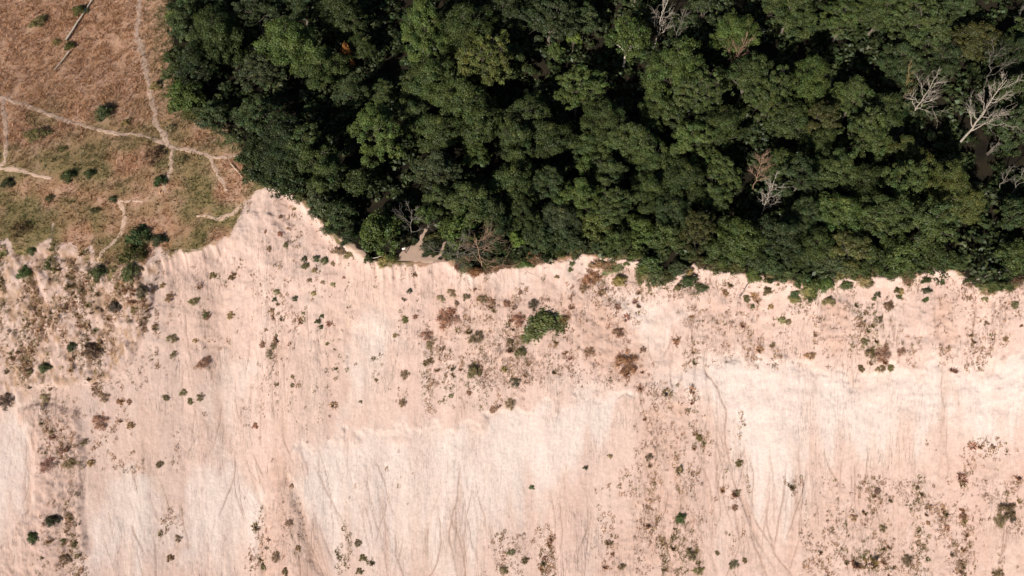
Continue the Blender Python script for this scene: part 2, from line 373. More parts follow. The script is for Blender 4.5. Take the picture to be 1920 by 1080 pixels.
humus = mixc(np.zeros(X.shape + (3,)) + np.array((.014, .012, .009)), np.clip(.5 + fbm(X / 2, Y / 2, 77, 3), 0, 1), (.028, .023, .015))
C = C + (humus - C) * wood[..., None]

# broad gullies
def gully(pts, width, depth, seed):
    global Z, C
    wx, wy, _ = P([p[0] for p in pts], [p[1] for p in pts]); bb = (X > wx.min() - 5) & (X < wx.max() + 5) & (Y > wy.min() - 5) & (Y < wy.max() + 3)
    x = X[bb] + .9 * fbm(X[bb] / 2.5, Y[bb] / 3, seed, 3); y = Y[bb]; dist = np.full(x.shape, 1e9)
    for i in range(len(pts) - 1):
        vx, vy = wx[i + 1] - wx[i], wy[i + 1] - wy[i]; t = np.clip(((x - wx[i]) * vx + (y - wy[i]) * vy) / (vx * vx + vy * vy), 0, 1)
        dist = np.minimum(dist, np.hypot(x - wx[i] - t * vx, y - wy[i] - t * vy))
    fade = np.clip((wy.max() - y) / 4, 0, 1) * np.clip((y - wy.min()) / 4 + .3 * (wy.min() < -38), 0, 1) * np.clip(.75 + 1.1 * fbm(x / 1.5, y / 3.0, seed + 40, 3), .1, 1.2)
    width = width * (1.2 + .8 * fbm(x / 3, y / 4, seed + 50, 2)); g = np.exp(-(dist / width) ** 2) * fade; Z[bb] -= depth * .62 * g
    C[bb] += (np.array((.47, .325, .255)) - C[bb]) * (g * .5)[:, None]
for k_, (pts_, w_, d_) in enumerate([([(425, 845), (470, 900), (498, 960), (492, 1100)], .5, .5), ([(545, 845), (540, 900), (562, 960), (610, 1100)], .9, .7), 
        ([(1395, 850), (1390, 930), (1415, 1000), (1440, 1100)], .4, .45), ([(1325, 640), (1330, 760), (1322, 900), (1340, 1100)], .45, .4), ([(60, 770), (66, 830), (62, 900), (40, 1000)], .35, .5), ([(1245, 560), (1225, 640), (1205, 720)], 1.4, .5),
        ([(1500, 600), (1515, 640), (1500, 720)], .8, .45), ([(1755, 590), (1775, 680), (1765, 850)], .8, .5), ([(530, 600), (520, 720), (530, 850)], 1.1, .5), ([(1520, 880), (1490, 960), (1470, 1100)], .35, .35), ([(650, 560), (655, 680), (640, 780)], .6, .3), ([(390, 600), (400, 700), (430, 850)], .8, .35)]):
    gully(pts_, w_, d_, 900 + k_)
# rills: narrow grooves washed down the face
def carve(u, v, length, depth, width, drift=0.0, seed=0, wig=1.0):
    r = np.random.default_rng(seed); x, y, _ = P(u, v); x = float(x); y = float(y); a = drift
    n = int(length / .08)
    for k in range(n):
        a += r.normal(0, .055) * wig; a = a * .985 + drift * .015
        x += a * .08; y -= .08
        f = min(1, k / (n * .15) + .15, (n - k) / (n * .3) + .05)
        i = np.searchsorted(xs, x) - 1; j = np.searchsorted(ys, y) - 1
        if i < 3 or j < 3 or i > len(xs) - 5 or y < -46: break
        sl = slice(i - 1, i + 4)
        g = np.exp(-((xs[sl] - x) / width) ** 2)
        g2 = np.exp(-((xs[sl] - x - width * 1.6) / (width * 1.1)) ** 2)
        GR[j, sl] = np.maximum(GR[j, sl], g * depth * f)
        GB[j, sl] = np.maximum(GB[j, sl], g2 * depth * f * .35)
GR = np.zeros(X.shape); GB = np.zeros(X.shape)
r = np.random.default_rng(5)
RZ = [(195, 330, 880, 1020, 34, .30, 7), (300, 345, 880, 1000, 10, .03, 14), (430, 490, 840, 900, 18, .34, 8), (560, 640, 820, 900, 8, .1, 18), (640, 720, 840, 940, 18, .22, 14),
      (720, 960, 900, 1030, 50, .04, 10), (860, 900, 860, 960, 10, .08, 18), (1000, 1110, 880, 960, 22, .06, 14), (1300, 1350, 700, 900, 26, .0, 18), (1370, 1420, 820, 980, 18, .1, 12),
      (1440, 1520, 820, 930, 26, -.07, 14), (1180, 1300, 700, 960, 34, .02, 9), (1520, 1700, 830, 980, 30, 0, 9), (1160, 1330, 580, 660, 26, -.03, 8),
      (560, 680, 560, 700, 22, .02, 6), (460, 560, 560, 800, 30, .02, 7), (330, 460, 560, 800, 20, 0, 8), (1560, 1900, 560, 660, 40, 0, 6), (1720, 1780, 660, 800, 12, 0, 12), (520, 600, 930, 1000, 18, .22, 14), (20, 60, 760, 850, 6, .05, 14)]
k = 0
for (u0, u1, v0, v1, n, dr, ln) in RZ:
    for i in range(n):
        k += 1
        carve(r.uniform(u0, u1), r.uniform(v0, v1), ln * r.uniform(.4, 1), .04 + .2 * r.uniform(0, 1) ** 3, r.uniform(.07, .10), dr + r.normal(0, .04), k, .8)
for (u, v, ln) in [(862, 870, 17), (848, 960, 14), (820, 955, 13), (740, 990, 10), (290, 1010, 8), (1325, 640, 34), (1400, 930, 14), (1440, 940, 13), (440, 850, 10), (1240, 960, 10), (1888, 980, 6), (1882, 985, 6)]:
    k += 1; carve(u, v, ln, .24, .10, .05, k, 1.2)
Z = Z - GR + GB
C = mixc(C, np.clip(GR * 4.5, 0, .75), (.30, .205, .16))  # groove shade put into the colour, darker where the cut is deeper

nx, ny = len(xs), len(ys)
idx = np.arange(nx * ny).reshape(ny, nx)
F = np.stack([idx[:-1, :-1], idx[:-1, 1:], idx[1:, 1:], idx[1:, :-1]], -1).reshape(-1, 4)
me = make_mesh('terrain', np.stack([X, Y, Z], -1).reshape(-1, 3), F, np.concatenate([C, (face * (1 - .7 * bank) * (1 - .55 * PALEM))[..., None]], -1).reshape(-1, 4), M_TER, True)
tag(link('terrain', me), kind='structure')
# the lake at the foot of the bluff (below the frame)
mw, nt, out = new_mat('lake_water'); b = N(nt, 'ShaderNodeBsdfPrincipled'); b.inputs['Base Color'].default_value = (.02, .05, .06, 1); b.inputs['Roughness'].default_value = .12
nz = N(nt, 'ShaderNodeTexNoise'); nz.inputs['Scale'].default_value = .4; bp = N(nt, 'ShaderNodeBump'); bp.inputs['Strength'].default_value = .3
nt.links.new(nz.outputs[0], bp.inputs['Height']); nt.links.new(bp.outputs[0], b.inputs['Normal']); nt.links.new(b.outputs[0], out.inputs[0])
tag(link('lake', make_mesh('lake', [(-3100, -3040, -62.6), (3100, -3040, -62.6), (3100, -100, -62.6), (-3100, -100, -62.6)], [(0, 1, 2, 3)], None, mw)), kind='structure')

# ------------------------------------------------------------------ trodden paths
M_PATH = plain_material('trodden_sand', (.40, .27, .195), (.50, .355, .265), 2.2, .95)
def path(pts, widths, seed):
    u = np.array([p[0] for p in pts], float); v = np.array([p[1] for p in pts], float)
    x, y, _ = P(u, v); s = np.concatenate([[0], np.cumsum(np.hypot(np.diff(x), np.diff(y)))])
    t = np.arange(0, s[-1], .22); px = np.interp(t, s, x); py = np.interp(t, s, y); w = np.interp(t, s, widths)
    for k in range(3):
        px[1:-1] = (px[:-2] + px[1:-1] * 2 + px[2:]) / 4; py[1:-1] = (py[:-2] + py[1:-1] * 2 + py[2:]) / 4
    px = px + .35 * fbm(t / 2.2, t * 0, seed, 3); py = py + .35 * fbm(t / 2.2, t * 0, seed + 9, 3)
    tx = np.gradient(px); ty = np.gradient(py); l = np.hypot(tx, ty) + 1e-9; nx_, ny_ = -ty / l, tx / l
    m = 7; V = []; F = []
    for k in range(m):
        q = k / (m - 1) * 2 - 1
        ww = w * (.46 * .95 if seed < 10 else .46) * np.clip(1 + 1.1 * fbm(t / .8, t * 0 + (k > 3) * 5, seed + 3, 3), .35, 2)
        xx = px + nx_ * q * ww; yy = py + ny_ * q * ww
        zz = ground(xx, yy) + (.05 if abs(q) < .9 else -.03) + .02 * vnoise(xx * 3, yy * 3, 8)
        V.append(np.stack([xx, yy, zz], -1))
    V = np.stack(V, 1).reshape(-1, 3)
    for i in range(len(t) - 1):
        for k in range(m - 1): F.append((i * m + k, i * m + k + 1, (i + 1) * m + k + 1, (i + 1) * m + k))
    tag(link('path', make_mesh('path', V, F, None, M_PATH, True)), kind='structure')
    PATHS.append((px, py, w))
PATHS = []
path([(266, -40), (262, 20), (256, 60), (268, 105), (281, 170), (293, 230), (322, 277)], [1.4, 1.4, 1.5, 1.4, 1.2, 1.2, 1.3], 1)
path([(-40, 160), (5, 182), (70, 206), (140, 232), (200, 248), (270, 254), (322, 277)], [1, 1.1, 1, 1, .9, .8, .9], 2)
path([(322, 277), (370, 285), (408, 297), (458, 290)], [1.2, 1.0, .9, .5], 3)
path([(324, 279), (320, 320), (306, 362)], [.8, .8, .5], 4)
path([(393, 297), (408, 330), (426, 360)], [.8, .9, .8], 5)
path([(5, 184), (12, 240), (12, 300), (-10, 318)], [1.2, .9, .9, .8], 6)
path([(-20, 314), (50, 322), (100, 336)], [.9, .9, .6], 7)
path([(368, 405), (410, 409), (440, 396), (462, 374)], [.7, 1.0, .9, .9], 8)
path([(182, 490), (225, 440), (236, 405), (222, 376), (270, 376)], [.7, .7, .9, .7, .4], 9)
path([(799, 428), (790, 452), (782, 470), (782, 492)], [.6, 1.0, 4.0, 7.6], 10)
path([(780, 482), (815, 486), (829, 478), (834, 450)], [1.6, 1.3, .9, .4], 11)
path([(636, 448), (665, 468), (700, 488)], [.9, 1.2, .8], 12)

# ------------------------------------------------------------------ leafy geometry prototypes
def leaves(P0, Nrm, size, r, asp=.62):
    n = len(P0)
    Nrm = Nrm / (np.linalg.norm(Nrm, axis=1, keepdims=True) + 1e-9)
    t = np.cross(Nrm, r.normal(size=(n, 3))); t /= np.linalg.norm(t, axis=1, keepdims=True) + 1e-9
    b = np.cross(Nrm, t); s = (size * r.uniform(.7, 1.35, n))[:, None]
    V = np.stack([P0 - t * s * .5, P0 - b * s * asp * .5 + Nrm * s * .10, P0 + t * s * .5, P0 + b * s * asp * .5 + Nrm * s * .10], 1).reshape(-1, 3)
    F = np.arange(n * 4).reshape(n, 4)
    return V, F
def sph(r, n, zmin=-1.0):
    z = r.uniform(zmin, 1, n); a = r.uniform(0, 2 * math.pi, n); q = np.sqrt(1 - z * z)
    return np.stack([q * np.cos(a), q * np.sin(a), z], 1)
def crown_data(seed, R, H, lobes, clumps, per, leaf, clump_r=(.5, .9), low=-.25, hollow=.72):
    """foliage as lobes > clumps > single leaves; base of crown at z=0, top near z=H"""
    r = np.random.default_rng(seed); Vs = []; Ts = []; LC = []
    for i in range(lobes):
        q = math.sqrt((i + .35) / lobes); a = i * 2.39996 + r.uniform(-.4, .4); rad = R * .74 * q * r.uniform(.75, 1.2)
        lr = R * r.uniform(.17, .48)
        zc = H * (.24 + .54 * (1 - q ** 1.6)) + r.uniform(-.14, .12) * H
        lc = np.array([rad * math.cos(a), rad * math.sin(a), zc]); LC.append((lc, lr))
        dirs = sph(r, clumps, low)
        cc = lc + dirs * np.array([1, 1, .78]) * lr * np.where(r.uniform(0, 1, (clumps, 1)) < .2, r.uniform(1.05, 1.38, (clumps, 1)), r.uniform(hollow, 1.05, (clumps, 1)))
        lt = r.uniform(.88, 1.12)
        for c, dv in zip(cc, dirs):
            cr = r.uniform(*clump_r); n = max(6, int(per * (cr / np.mean(clump_r)) ** 2 * r.uniform(.6, 1.3)))
            d = sph(r, n, -.55)
            p = c + d * np.array([1, 1, .55]) * cr * r.uniform(.45, 1.0, (n, 1)) + r.normal(0, .05, (n, 3))
            nr = d * .65 + np.array([0, 0, .40]) + dv * .3 + r.normal(0, .55, (n, 3))
            V, _ = leaves(p, nr, leaf, r); Vs.append(V)
            ct = r.uniform(.68, 1.32) * lt
            t = ct * r.uniform(.72, 1.28, n); hue = r.normal(0, .07) + r.normal(0, .06, n)
            T = np.stack([t * (1 + hue), t, t * (1 - .5 * hue)], 1); Ts.append(np.repeat(T, 4, 0))
    V = np.concatenate(Vs); T = np.concatenate(Ts)
    return V, np.arange(len(V)).reshape(-1, 4), T, LC
def limb(a, b, r, n=6, wob=.25, sag=0):
    t = np.linspace(0, 1, n)[:, None]; p = np.asarray(a) * (1 - t) + np.asarray(b) * t
    w = r.normal(0, wob, (n, 3)); w[0] = 0; w[-1] = 0
    p = p + w; p[:, 2] += sag * np.sin(t[:, 0] * math.pi); return p
class TreeProto: pass
def tree_proto(seed, R, H, base, lobes, clumps, per, leaf, trunk_r, bark, clump_r=(.5, .9), low=-.25, fz=.85, lk=.45):
    t = TreeProto(); t.R = R; t.H = base + H; t.zc = base + H * .52
    V, F, T, LC = crown_data(seed, R, H, lobes, clumps, per, leaf, clump_r, low)
    V = V + np.array([0, 0, base]); t.crown = make_mesh('crown', V, F, T, M_LEAF)
    g = Geo(); r = np.random.default_rng(seed + 99)
    fork = np.array([r.normal(0, .2), r.normal(0, .2), base * fz + H * .05])
    g.tube(limb((0, 0, -.6), fork, r, 7, .07), np.linspace(trunk_r * 1.35, trunk_r * .8, 7), 8)
    top = np.array([r.normal(0, .4), r.normal(0, .4), base + H * .75])
    g.tube(limb(fork, top, r, 7, .15), np.linspace(trunk_r * .8, .04, 7), 6)
    for lc, lr in LC:
        s = fork + (top - fork) * r.uniform(0, .45 if lk < .5 else .12)
        e = lc + np.array([0, 0, base])
        g.tube(limb(s, e, r, 6, .15, .3), np.linspace(trunk_r * lk, .04, 6), 5)
        for k in range(3):
            dv = sph(r, 1, 0)[0]; g.tube(limb(s + (e - s) * .7, e + dv * lr * .9, r, 4, .08), np.linspace(trunk_r * .2, .02, 4), 4)
    t.trunk = g.mesh('trunk', bark); return t
BIG = [tree_proto(100 + k, 6.0, 10.6, 4.6, [20, 15, 26, 18, 23, 13][k], [14, 18, 11, 15, 12, 20][k], 112, [.27, .25, .29, .25, .30, .27][k], .28, M_BARK, [(.5, 1.15), (.6, 1.3), (.4, .9)][k % 3], -.5) for k in range(6)]
MED = [tree_proto(200 + k, 4.5, [8.2, 7.0, 9.4, 8.0, 7.4, 8.8][k], 3.2, [15, 11, 19, 13, 17, 10][k], [13, 16, 11, 14, 12, 17][k], 112, [.25, .23, .26, .24, .27, .25][k], .2, M_BARK, [(.45, .95), (.5, 1.1), (.35, .8)][k % 3], -.5) for k in range(6)]
SML = [tree_proto(300 + k, 3.0, 5.0, 2.4, 8, 17, 42, .30, .13, M_BARK, (.4, .7)) for k in range(4)]
LOW = [tree_proto(400 + k, 3.2, 5.0, .5, 11, 18, 46, .28, .13, M_BARK, (.4, .7), -.6) for k in range(3)]
BIR = [tree_proto(500, 5.4, 5.6, 7.2, 13, 14, 60, .36, .26, M_BIRCH, (.5, .95), -.1, .62, .6)]
def shrub_proto(seed, R, H, lobes, clumps, per, leaf, mat):
    t = TreeProto(); t.R = R; t.H = H
    V, F, T, LC = crown_data(seed, R, H, lobes, clumps, per, leaf, (R * .12, R * .26), -.2, .5)
    V[:, 2] = np.maximum(V[:, 2] - H * .12, .01)
    t.fol = make_mesh('foliage', V, F, T, mat)
    g = Geo(); r = np.random.default_rng(seed)
    for lc, lr in LC: g.tube(limb((r.normal(0, .05), r.normal(0, .05), -.15), lc, r, 4, .03), np.linspace(.035 * R, .008, 4), 4)
    t.stem = g.mesh('stem', M_DEADR if mat is M_DRY else M_BARK); return t
SHR = [shrub_proto(600 + k, 1.5, 1.5, 9, 12, 22, .17, M_LEAF) for k in range(4)]        # leafy shrub
SHS = [shrub_proto(620 + k, .6, .7, 6, 7, 11, .13, M_LEAF) for k in range(3)]             # small leafy plant
def blades(seed, n, Rb, hgt, wid, spread=.8, simple=False):
    """tuft of arching blades and twigs, each blade two joined triangles"""
    r = np.random.default_rng(seed)
    a = r.uniform(0, 2 * math.pi, n); rb = Rb * np.sqrt(r.uniform(0, 1, n)); h = hgt * r.uniform(.5, 1.2, n); s = spread * r.uniform(.2, 1.2, n)
    b = np.stack([rb * np.cos(a), rb * np.sin(a), -.03 + 0 * a], 1); a2 = a + r.normal(0, .6, n)
    d = np.stack([np.cos(a2), np.sin(a2), 0 * a], 1); sd = np.stack([-np.sin(a2 + r.normal(0, .8, n)), np.cos(a2), 0 * a], 1)
    mid = b + d * (h * s * .4)[:, None] + np.array([0, 0, 1]) * (h * .65)[:, None]
    tip = b + d * (h * s)[:, None] + np.array([0, 0, 1]) * (h * r.uniform(.55, 1.0, n))[:, None]
    w = (wid * r.uniform(.6, 1.4, n))[:, None]
    V = np.stack([b - sd * w * .5, b + sd * w * .5, mid + sd * w * .45, tip, mid - sd * w * .45], 1)
    if simple:
        VV = np.stack([V[:, 0], V[:, 1], tip + sd * w * .22, tip - sd * w * .22], 1).reshape(-1, 3); t = r.uniform(.65, 1.35, n)
        T = np.stack([t, t * r.uniform(.92, 1.06, n), t * r.uniform(.85, 1.1, n)], 1); return VV, np.arange(len(VV)).reshape(-1, 4), np.repeat(T, 4, 0)
    V4 = np.stack([V[:, 0], V[:, 1], V[:, 2], V[:, 4]], 1); Vt = np.stack([V[:, 4], V[:, 2], V[:, 3], V[:, 3] + 1e-3], 1)
    VV = np.concatenate([V4, Vt], 0).reshape(-1, 3); F = np.arange(len(VV)).reshape(-1, 4)
    t = r.uniform(.65, 1.35, n); T = np.stack([t, t * r.uniform(.92, 1.06, n), t * r.uniform(.85, 1.1, n)], 1)
    T = np.concatenate([np.repeat(T, 4, 0), np.repeat(T * 1.12, 4, 0)], 0)
    return VV, F, T
class DryProto: pass
def dry_proto(seed, R):
    """loose brown bush: twig sprays with many small dead leaves, the sand showing through"""
    t = DryProto(); t.R = R; r = np.random.default_rng(seed); k = R / 1.4
    Vs, Ts = [], []; g = Geo()
    for i in range(13):
        q = math.sqrt((i + .3) / 13) * r.uniform(.7, 1.15); a = i * 2.4 + r.normal(0, .3)
        c = np.array([math.cos(a) * q * R * .8, math.sin(a) * q * R * .8, R * .42 * (1.1 - q * q * .7) * r.uniform(.7, 1.2)])
        g.tube(limb((c[0] * .2, c[1] * .2, -.12), c, r, 4, .05 * R), np.linspace(.022 * R + .01, .01, 4), 4)
        n = int(r.uniform(60, 125) * (1 if R > 1 else .45)); d = sph(r, n, -.7)
        p = c + d * np.array([1, 1, .6]) * R * .26 * r.uniform(.3, 1.15, (n, 1))
        V, _ = leaves(p, d + np.array([0, 0, .5]) + r.normal(0, .5, (n, 3)), .15 if R > 1 else .12, r, .45); Vs.append(V)
        tt = r.uniform(.7, 1.3) * r.uniform(.7, 1.3, n); Ts.append(np.repeat(np.stack([tt, tt * r.uniform(.94, 1.08, n), tt], 1), 4, 0))
    V2, F2, T2 = blades(seed + 5, 40, R * .7, R * .5, .05, .8); Vs.append(V2); Ts.append(T2)
    V = np.concatenate(Vs); V[:, 2] = np.maximum(V[:, 2], -.02)
    t.fol = make_mesh('foliage', V, np.arange(len(V)).reshape(-1, 4), np.concatenate(Ts), M_DRY)
    t.stem = g.mesh('stem', M_DEADR); return t
DRY = [dry_proto(700 + k, 1.4) for k in range(3)]
DRS = [dry_proto(720 + k, .55) for k in range(4)]

LEAFC = {'g': (.051, .068, .019), 'd': (.038, .053, .018), 'b': (.062, .086, .021), 'y': (.068, .078, .020), 'n': (.068, .070, .021),
         'o': (.26, .105, .026), 'e': (.056, .068, .028), 'l': (.115, .16, .03)}
LEAFW = {'g': 'green', 'd': 'dark green', 'b': 'bright green', 'y': 'yellowish green', 'n': 'brownish green', 'o': 'orange', 'e': 'greyish green', 'l': 'light lime green'}

# ------------------------------------------------------------------ the wood: (u, v, crown radius in px, colour, size class)
TREES = [
 (348, 28, 46, 'd', 'M'), (404, 45, 62, 'g', 'B'), (478, 15, 50, 'd', 'B'), (346, 178, 40, 'b', 'W'), (372, 118, 42, 'd', 'M'), (330, 105, 30, 'g', 'W'), (405, 215, 36, 'd', 'W'),
 (545, 78, 62, 'b', 'B'), (482, 122, 42, 'e', 'M'), (598, 118, 46, 'g', 'M'), (636, 8, 52, 'g', 'B'), (560, -5, 50, 'd', 'M'), (676, 82, 32, 'g', 'M'), (652, 106, 15, 'o', 'S'),
 (480, 205, 52, 'd', 'M'), (528, 262, 62, 'd', 'B'), (480, 290, 42, 'd', 'W'), (575, 275, 50, 'g', 'M'), (610, 320, 46, 'g', 'M'), (545, 330, 44, 'd', 'W'), (600, 368, 36, 'e', 'W'), (505, 325, 36, 'd', 'W'),
 (662, 178, 34, 'd', 'M'), (700, 235, 66, 'b', 'B'), (720, 165, 30, 'g', 'M'), (700, 298, 16, 'y', 'S'), (672, 342, 34, 'g', 'S'), (640, 400, 34, 'd', 'W'), (706, 438, 46, 'b', 'C'), (655, 440, 22, 'd', 'W'),
 (795, 58, 60, 'b', 'B'), (870, 48, 62, 'g', 'B'), (905, 108, 66, 'y', 'B'), (800, 140, 64, 'g', 'B'), (858, 175, 64, 'g', 'B'), (950, 100, 50, 'g', 'M'), (770, 215, 42, 'g', 'M'), (830, 240, 52, 'g', 'M'),
 (893, 285, 30, 'b', 'M'), (818, 318, 46, 'e', 'M'), (900, 230, 50, 'g', 'M'), (990, 205, 56, 'g', 'B'), (965, 262, 48, 'g', 'M'), (1035, 255, 50, 'g', 'M'),
 (1030, 22, 62, 'd', 'B'), (950, 10, 50, 'd', 'M'), (1075, 72, 15, 'l', 'S'), (1040, 98, 20, 'b', 'S'), (1095, 40, 34, 'd', 'M'), (1180, 66, 56, 'b', 'T'),
 (1085, 168, 52, 'b', 'B'), (1135, 215, 58, 'g', 'B'), (1180, 262, 52, 'g', 'B'), (1100, 308, 26, 'b', 'S'), (1110, 265, 44, 'g', 'M'), (965, 330, 50, 'g', 'M'), (1030, 330, 46, 'd', 'M'),
 (1088, 362, 46, 'b', 'M'), (885, 378, 50, 'g', 'M'), (825, 372, 36, 'g', 'M'), (1140, 325, 40, 'g', 'M'), (1050, 402, 42, 'e', 'M'), (1148, 385, 42, 'g', 'M'), (1120, 420, 38, 'y', 'W'),
 (930, 400, 42, 'd', 'M'), (985, 400, 40, 'g', 'M'), (860, 430, 42, 'b', 'W'), (800, 405, 26, 'b', 'S'), (968, 446, 20, 'l', 'S'), (1010, 440, 36, 'd', 'W'), (1200, 425, 38, 'b', 'W'), (925, 450, 32, 'd', 'W'), (1060, 450, 34, 'd', 'W'),
 (1262, 130, 60, 'b', 'B'), (1305, 175, 56, 'g', 'B'), (1240, 195, 48, 'g', 'M'), (1345, 232, 54, 'g', 'B'), (1295, 258, 48, 'b', 'M'), (1232, 295, 46, 'g', 'M'), (1285, 330, 50, 'g', 'M'), (1355, 318, 44, 'g', 'M'),
 (1215, 350, 46, 'g', 'M'), (1385, 50, 52, 'b', 'B'), (1320, 20, 40, 'd', 'M'), (1340, 360, 40, 'g', 'M'), (1260, 390, 44, 'd', 'M'), (1305, 425, 44, 'n', 'M'), (1255, 445, 38, 'g', 'W'), (1390, 438, 52, 'b', 'M'), (1345, 470, 38, 'g', 'W'), (1160, 452, 34, 'g', 'W'),
 (1400, 150, 52, 'g', 'B'), (1440, 180, 56, 'g', 'B'), (1515, 150, 54, 'b', 'B'), (1480, 215, 52, 'g', 'B'), (1545, 215, 48, 'n', 'M'), (1605, 180, 52, 'g', 'B'), (1650, 215, 50, 'g', 'M'), (1625, 255, 50, 'g', 'M'), (1700, 275, 46, 'y', 'M'),
 (1545, 265, 42, 'g', 'M'), (1590, 22, 50, 'b', 'B'), (1490, 0, 60, 'g', 'B'), (1660, 8, 56, 'g', 'B'), (1728, 48, 60, 'g', 'B'), (1700, 105, 50, 'd', 'M'), (1835, 62, 46, 'n', 'M'), (1790, 5, 52, 'd', 'B'), (1770, 100, 40, 'd', 'M'),
 (1905, 175, 50, 'g', 'M'), (1890, 245, 44, 'd', 'M'), (1900, 100, 40, 'd', 'M'), (1455, 305, 36, 'g', 'M'), (1500, 335, 50, 'd', 'M'), (1560, 320, 50, 'g', 'M'), (1625, 335, 52, 'g', 'M'), (1695, 345, 50, 'g', 'M'),
 (1775, 345, 56, 'y', 'B'), (1812, 385, 36, 'y', 'M'), (1740, 415, 56, 'g', 'M'), (1660, 400, 56, 'g', 'B'), (1575, 395, 52, 'b', 'M'), (1510, 395, 46, 'd', 'M'), (1460, 440, 50, 'd', 'M'), (1530, 450, 48, 'g', 'M'), (1600, 455, 50, 'n', 'M'),
 (1690, 470, 44, 'g', 'W'), (1750, 475, 40, 'g', 'W'), (1640, 480, 36, 'g', 'W'), (1440, 490, 34, 'd', 'W'), (1560, 490, 34, 'e', 'W'), (1905, 470, 38, 'g', 'W'), (1910, 390, 40, 'd', 'S'), (1500, 485, 30, 'g', 'W'),
 (1955, 60, 55, 'g', 'B'), (1970, 250, 52, 'g', 'B'), (1965, 420, 48, 'g', 'M'), (1990, 150, 50, 'g', 'M'), (400, -45, 55, 'd', 'B'), (1200, -50, 55, 'g', 'B'), (1100, -40, 50, 'd', 'B'), (850, -50, 55, 'g', 'B'), (1560, -50, 55, 'g', 'B'), (1850, -40, 55, 'g', 'B'),
]
SETS = {'B': BIG, 'M': MED, 'S': SML, 'W': LOW, 'C': LOW, 'T': BIR}
placed = []
for i, (u, v, rp, c, k) in enumerate(TREES):
    pr = SETS[k][i % len(SETS[k])]; zc = pr.zc
    for it in range(6):
        x, y = at_z(u, v, zc); R = rp * .90 / px_per_m((x, y, zc)); s = R / pr.R; tall = 1.9 if (k == 'S' and rp < 18) else 1; zc = pr.zc * s * tall
    x, y = float(x), float(y)
    lim = float(edge_y(x)) + (.6 if k in 'WC' else 1.2)
    y = max(y, lim)
    zs = s * tall * random.uniform(.86, 1.24) * (1.25 if k == 'C' else 1)
    placed.append([u, v, rp, c, k, pr, x, y, float(ground(x, y)) - .1, s, zs])
def ordinal(n):
    w = ['', 'first', 'second', 'third', 'fourth', 'fifth', 'sixth', 'seventh', 'eighth', 'ninth', 'tenth', 'eleventh', 'twelfth']
    if n < len(w): return w[n]
    return str(n) + ('th' if 10 < n % 100 < 14 else {1: 'st', 2: 'nd', 3: 'rd'}.get(n % 10, 'th'))
ROWS = [(-999, 60, 'in the topmost row'), (60, 150, 'in second row from top'), (150, 250, 'in third row from top'),
        (250, 350, 'in middle row of wood'), (350, 425, 'one row behind the front'), (425, 999, 'in front row at cliff')]
SPECIAL = {(652, 106): 'small tree with orange autumn leaves beside a dark gap in the wood', (1180, 66): 'round green tree with a pale forked trunk showing below its crown',
           (706, 438): 'dense bright green tree at the cliff edge just left of the person', (968, 446): 'small light green tree standing out at the cliff edge, right of the bare grey tree',
           (1075, 72): 'small lime yellow tree glowing in a dark gap near the top', (700, 298): 'small yellowing tree at the foot of a big bright green tree'}
for (v0, v1, rowname) in ROWS:
    row = sorted([p for p in placed if v0 <= p[1] < v1], key=lambda p: p[0]); cnt = {}
    for p in row:
        u, v, rp, c, k, pr, x, y, z, s, zs = p
        cnt[c] = cnt.get(c, 0) + 1
        size = 'small' if rp < 32 else ('broad' if rp > 54 else 'medium sized')
        lab = SPECIAL.get((u, v)) or f'{LEAFW[c]} tree, {ordinal(cnt[c])} {LEAFW[c]} one from left {rowname}'
        root = bpy.data.objects.new('broadleaf_tree', None); COL.objects.link(root); root.empty_display_size = .5
        root.location = (x, y, z); root.rotation_euler = (random.uniform(-.04, .04), random.uniform(-.04, .04), random.uniform(0, 6.28)); an = random.uniform(.84, 1.18); root.scale = (s * an, s / an, zs)
        tag(root, lab, 'tree', 'trees of the wood on the bluff')
        link('trunk', pr.trunk, root); link('crown', pr.crown, root, color=LEAFC[c])

# ------------------------------------------------------------------ shrubs along the cliff edge and in the gaps
def shrub(u, v, rp, color, label, protos, name='shrub', cat='shrub', group=None, flat=1.0, wide=1.0, sink=.05):
    x, y, z = [float(q) for q in P(u, v)]
    pr = protos[random.randrange(len(protos))]; s = rp / px_per_m((x, y, z)) / pr.R
    root = bpy.data.objects.new(name, None); COL.objects.link(root); root.empty_display_size = .3
    root.location = (x, y, z - sink); root.rotation_euler = (R_(18) if y < float(edge_y(x)) else 0, 0, random.uniform(-.5, .5)); root.scale = (s * wide, s, s * flat)
    tag(root, label, cat, group)
    jit = [c * random.uniform(.85, 1.15) * (1.35 if protos is SHS else 1) for c in color]
    link('stem', pr.stem, root); link('foliage', pr.fol, root, rot=(0, 0, 0), color=jit)
    return root
GRN = (.072, .083, .027); OLV = (.205, .162, .072); BRN = (.34, .215, .128); RBR = (.30, .17, .11); DGR = (.056, .066, .026); LGR = (.095, .112, .033); GRY = (.135, .108, .066)
RUS = (.19, .095, .05)
_r = np.random.default_rng(44); _eu = _r.uniform(850, 1925, 60)
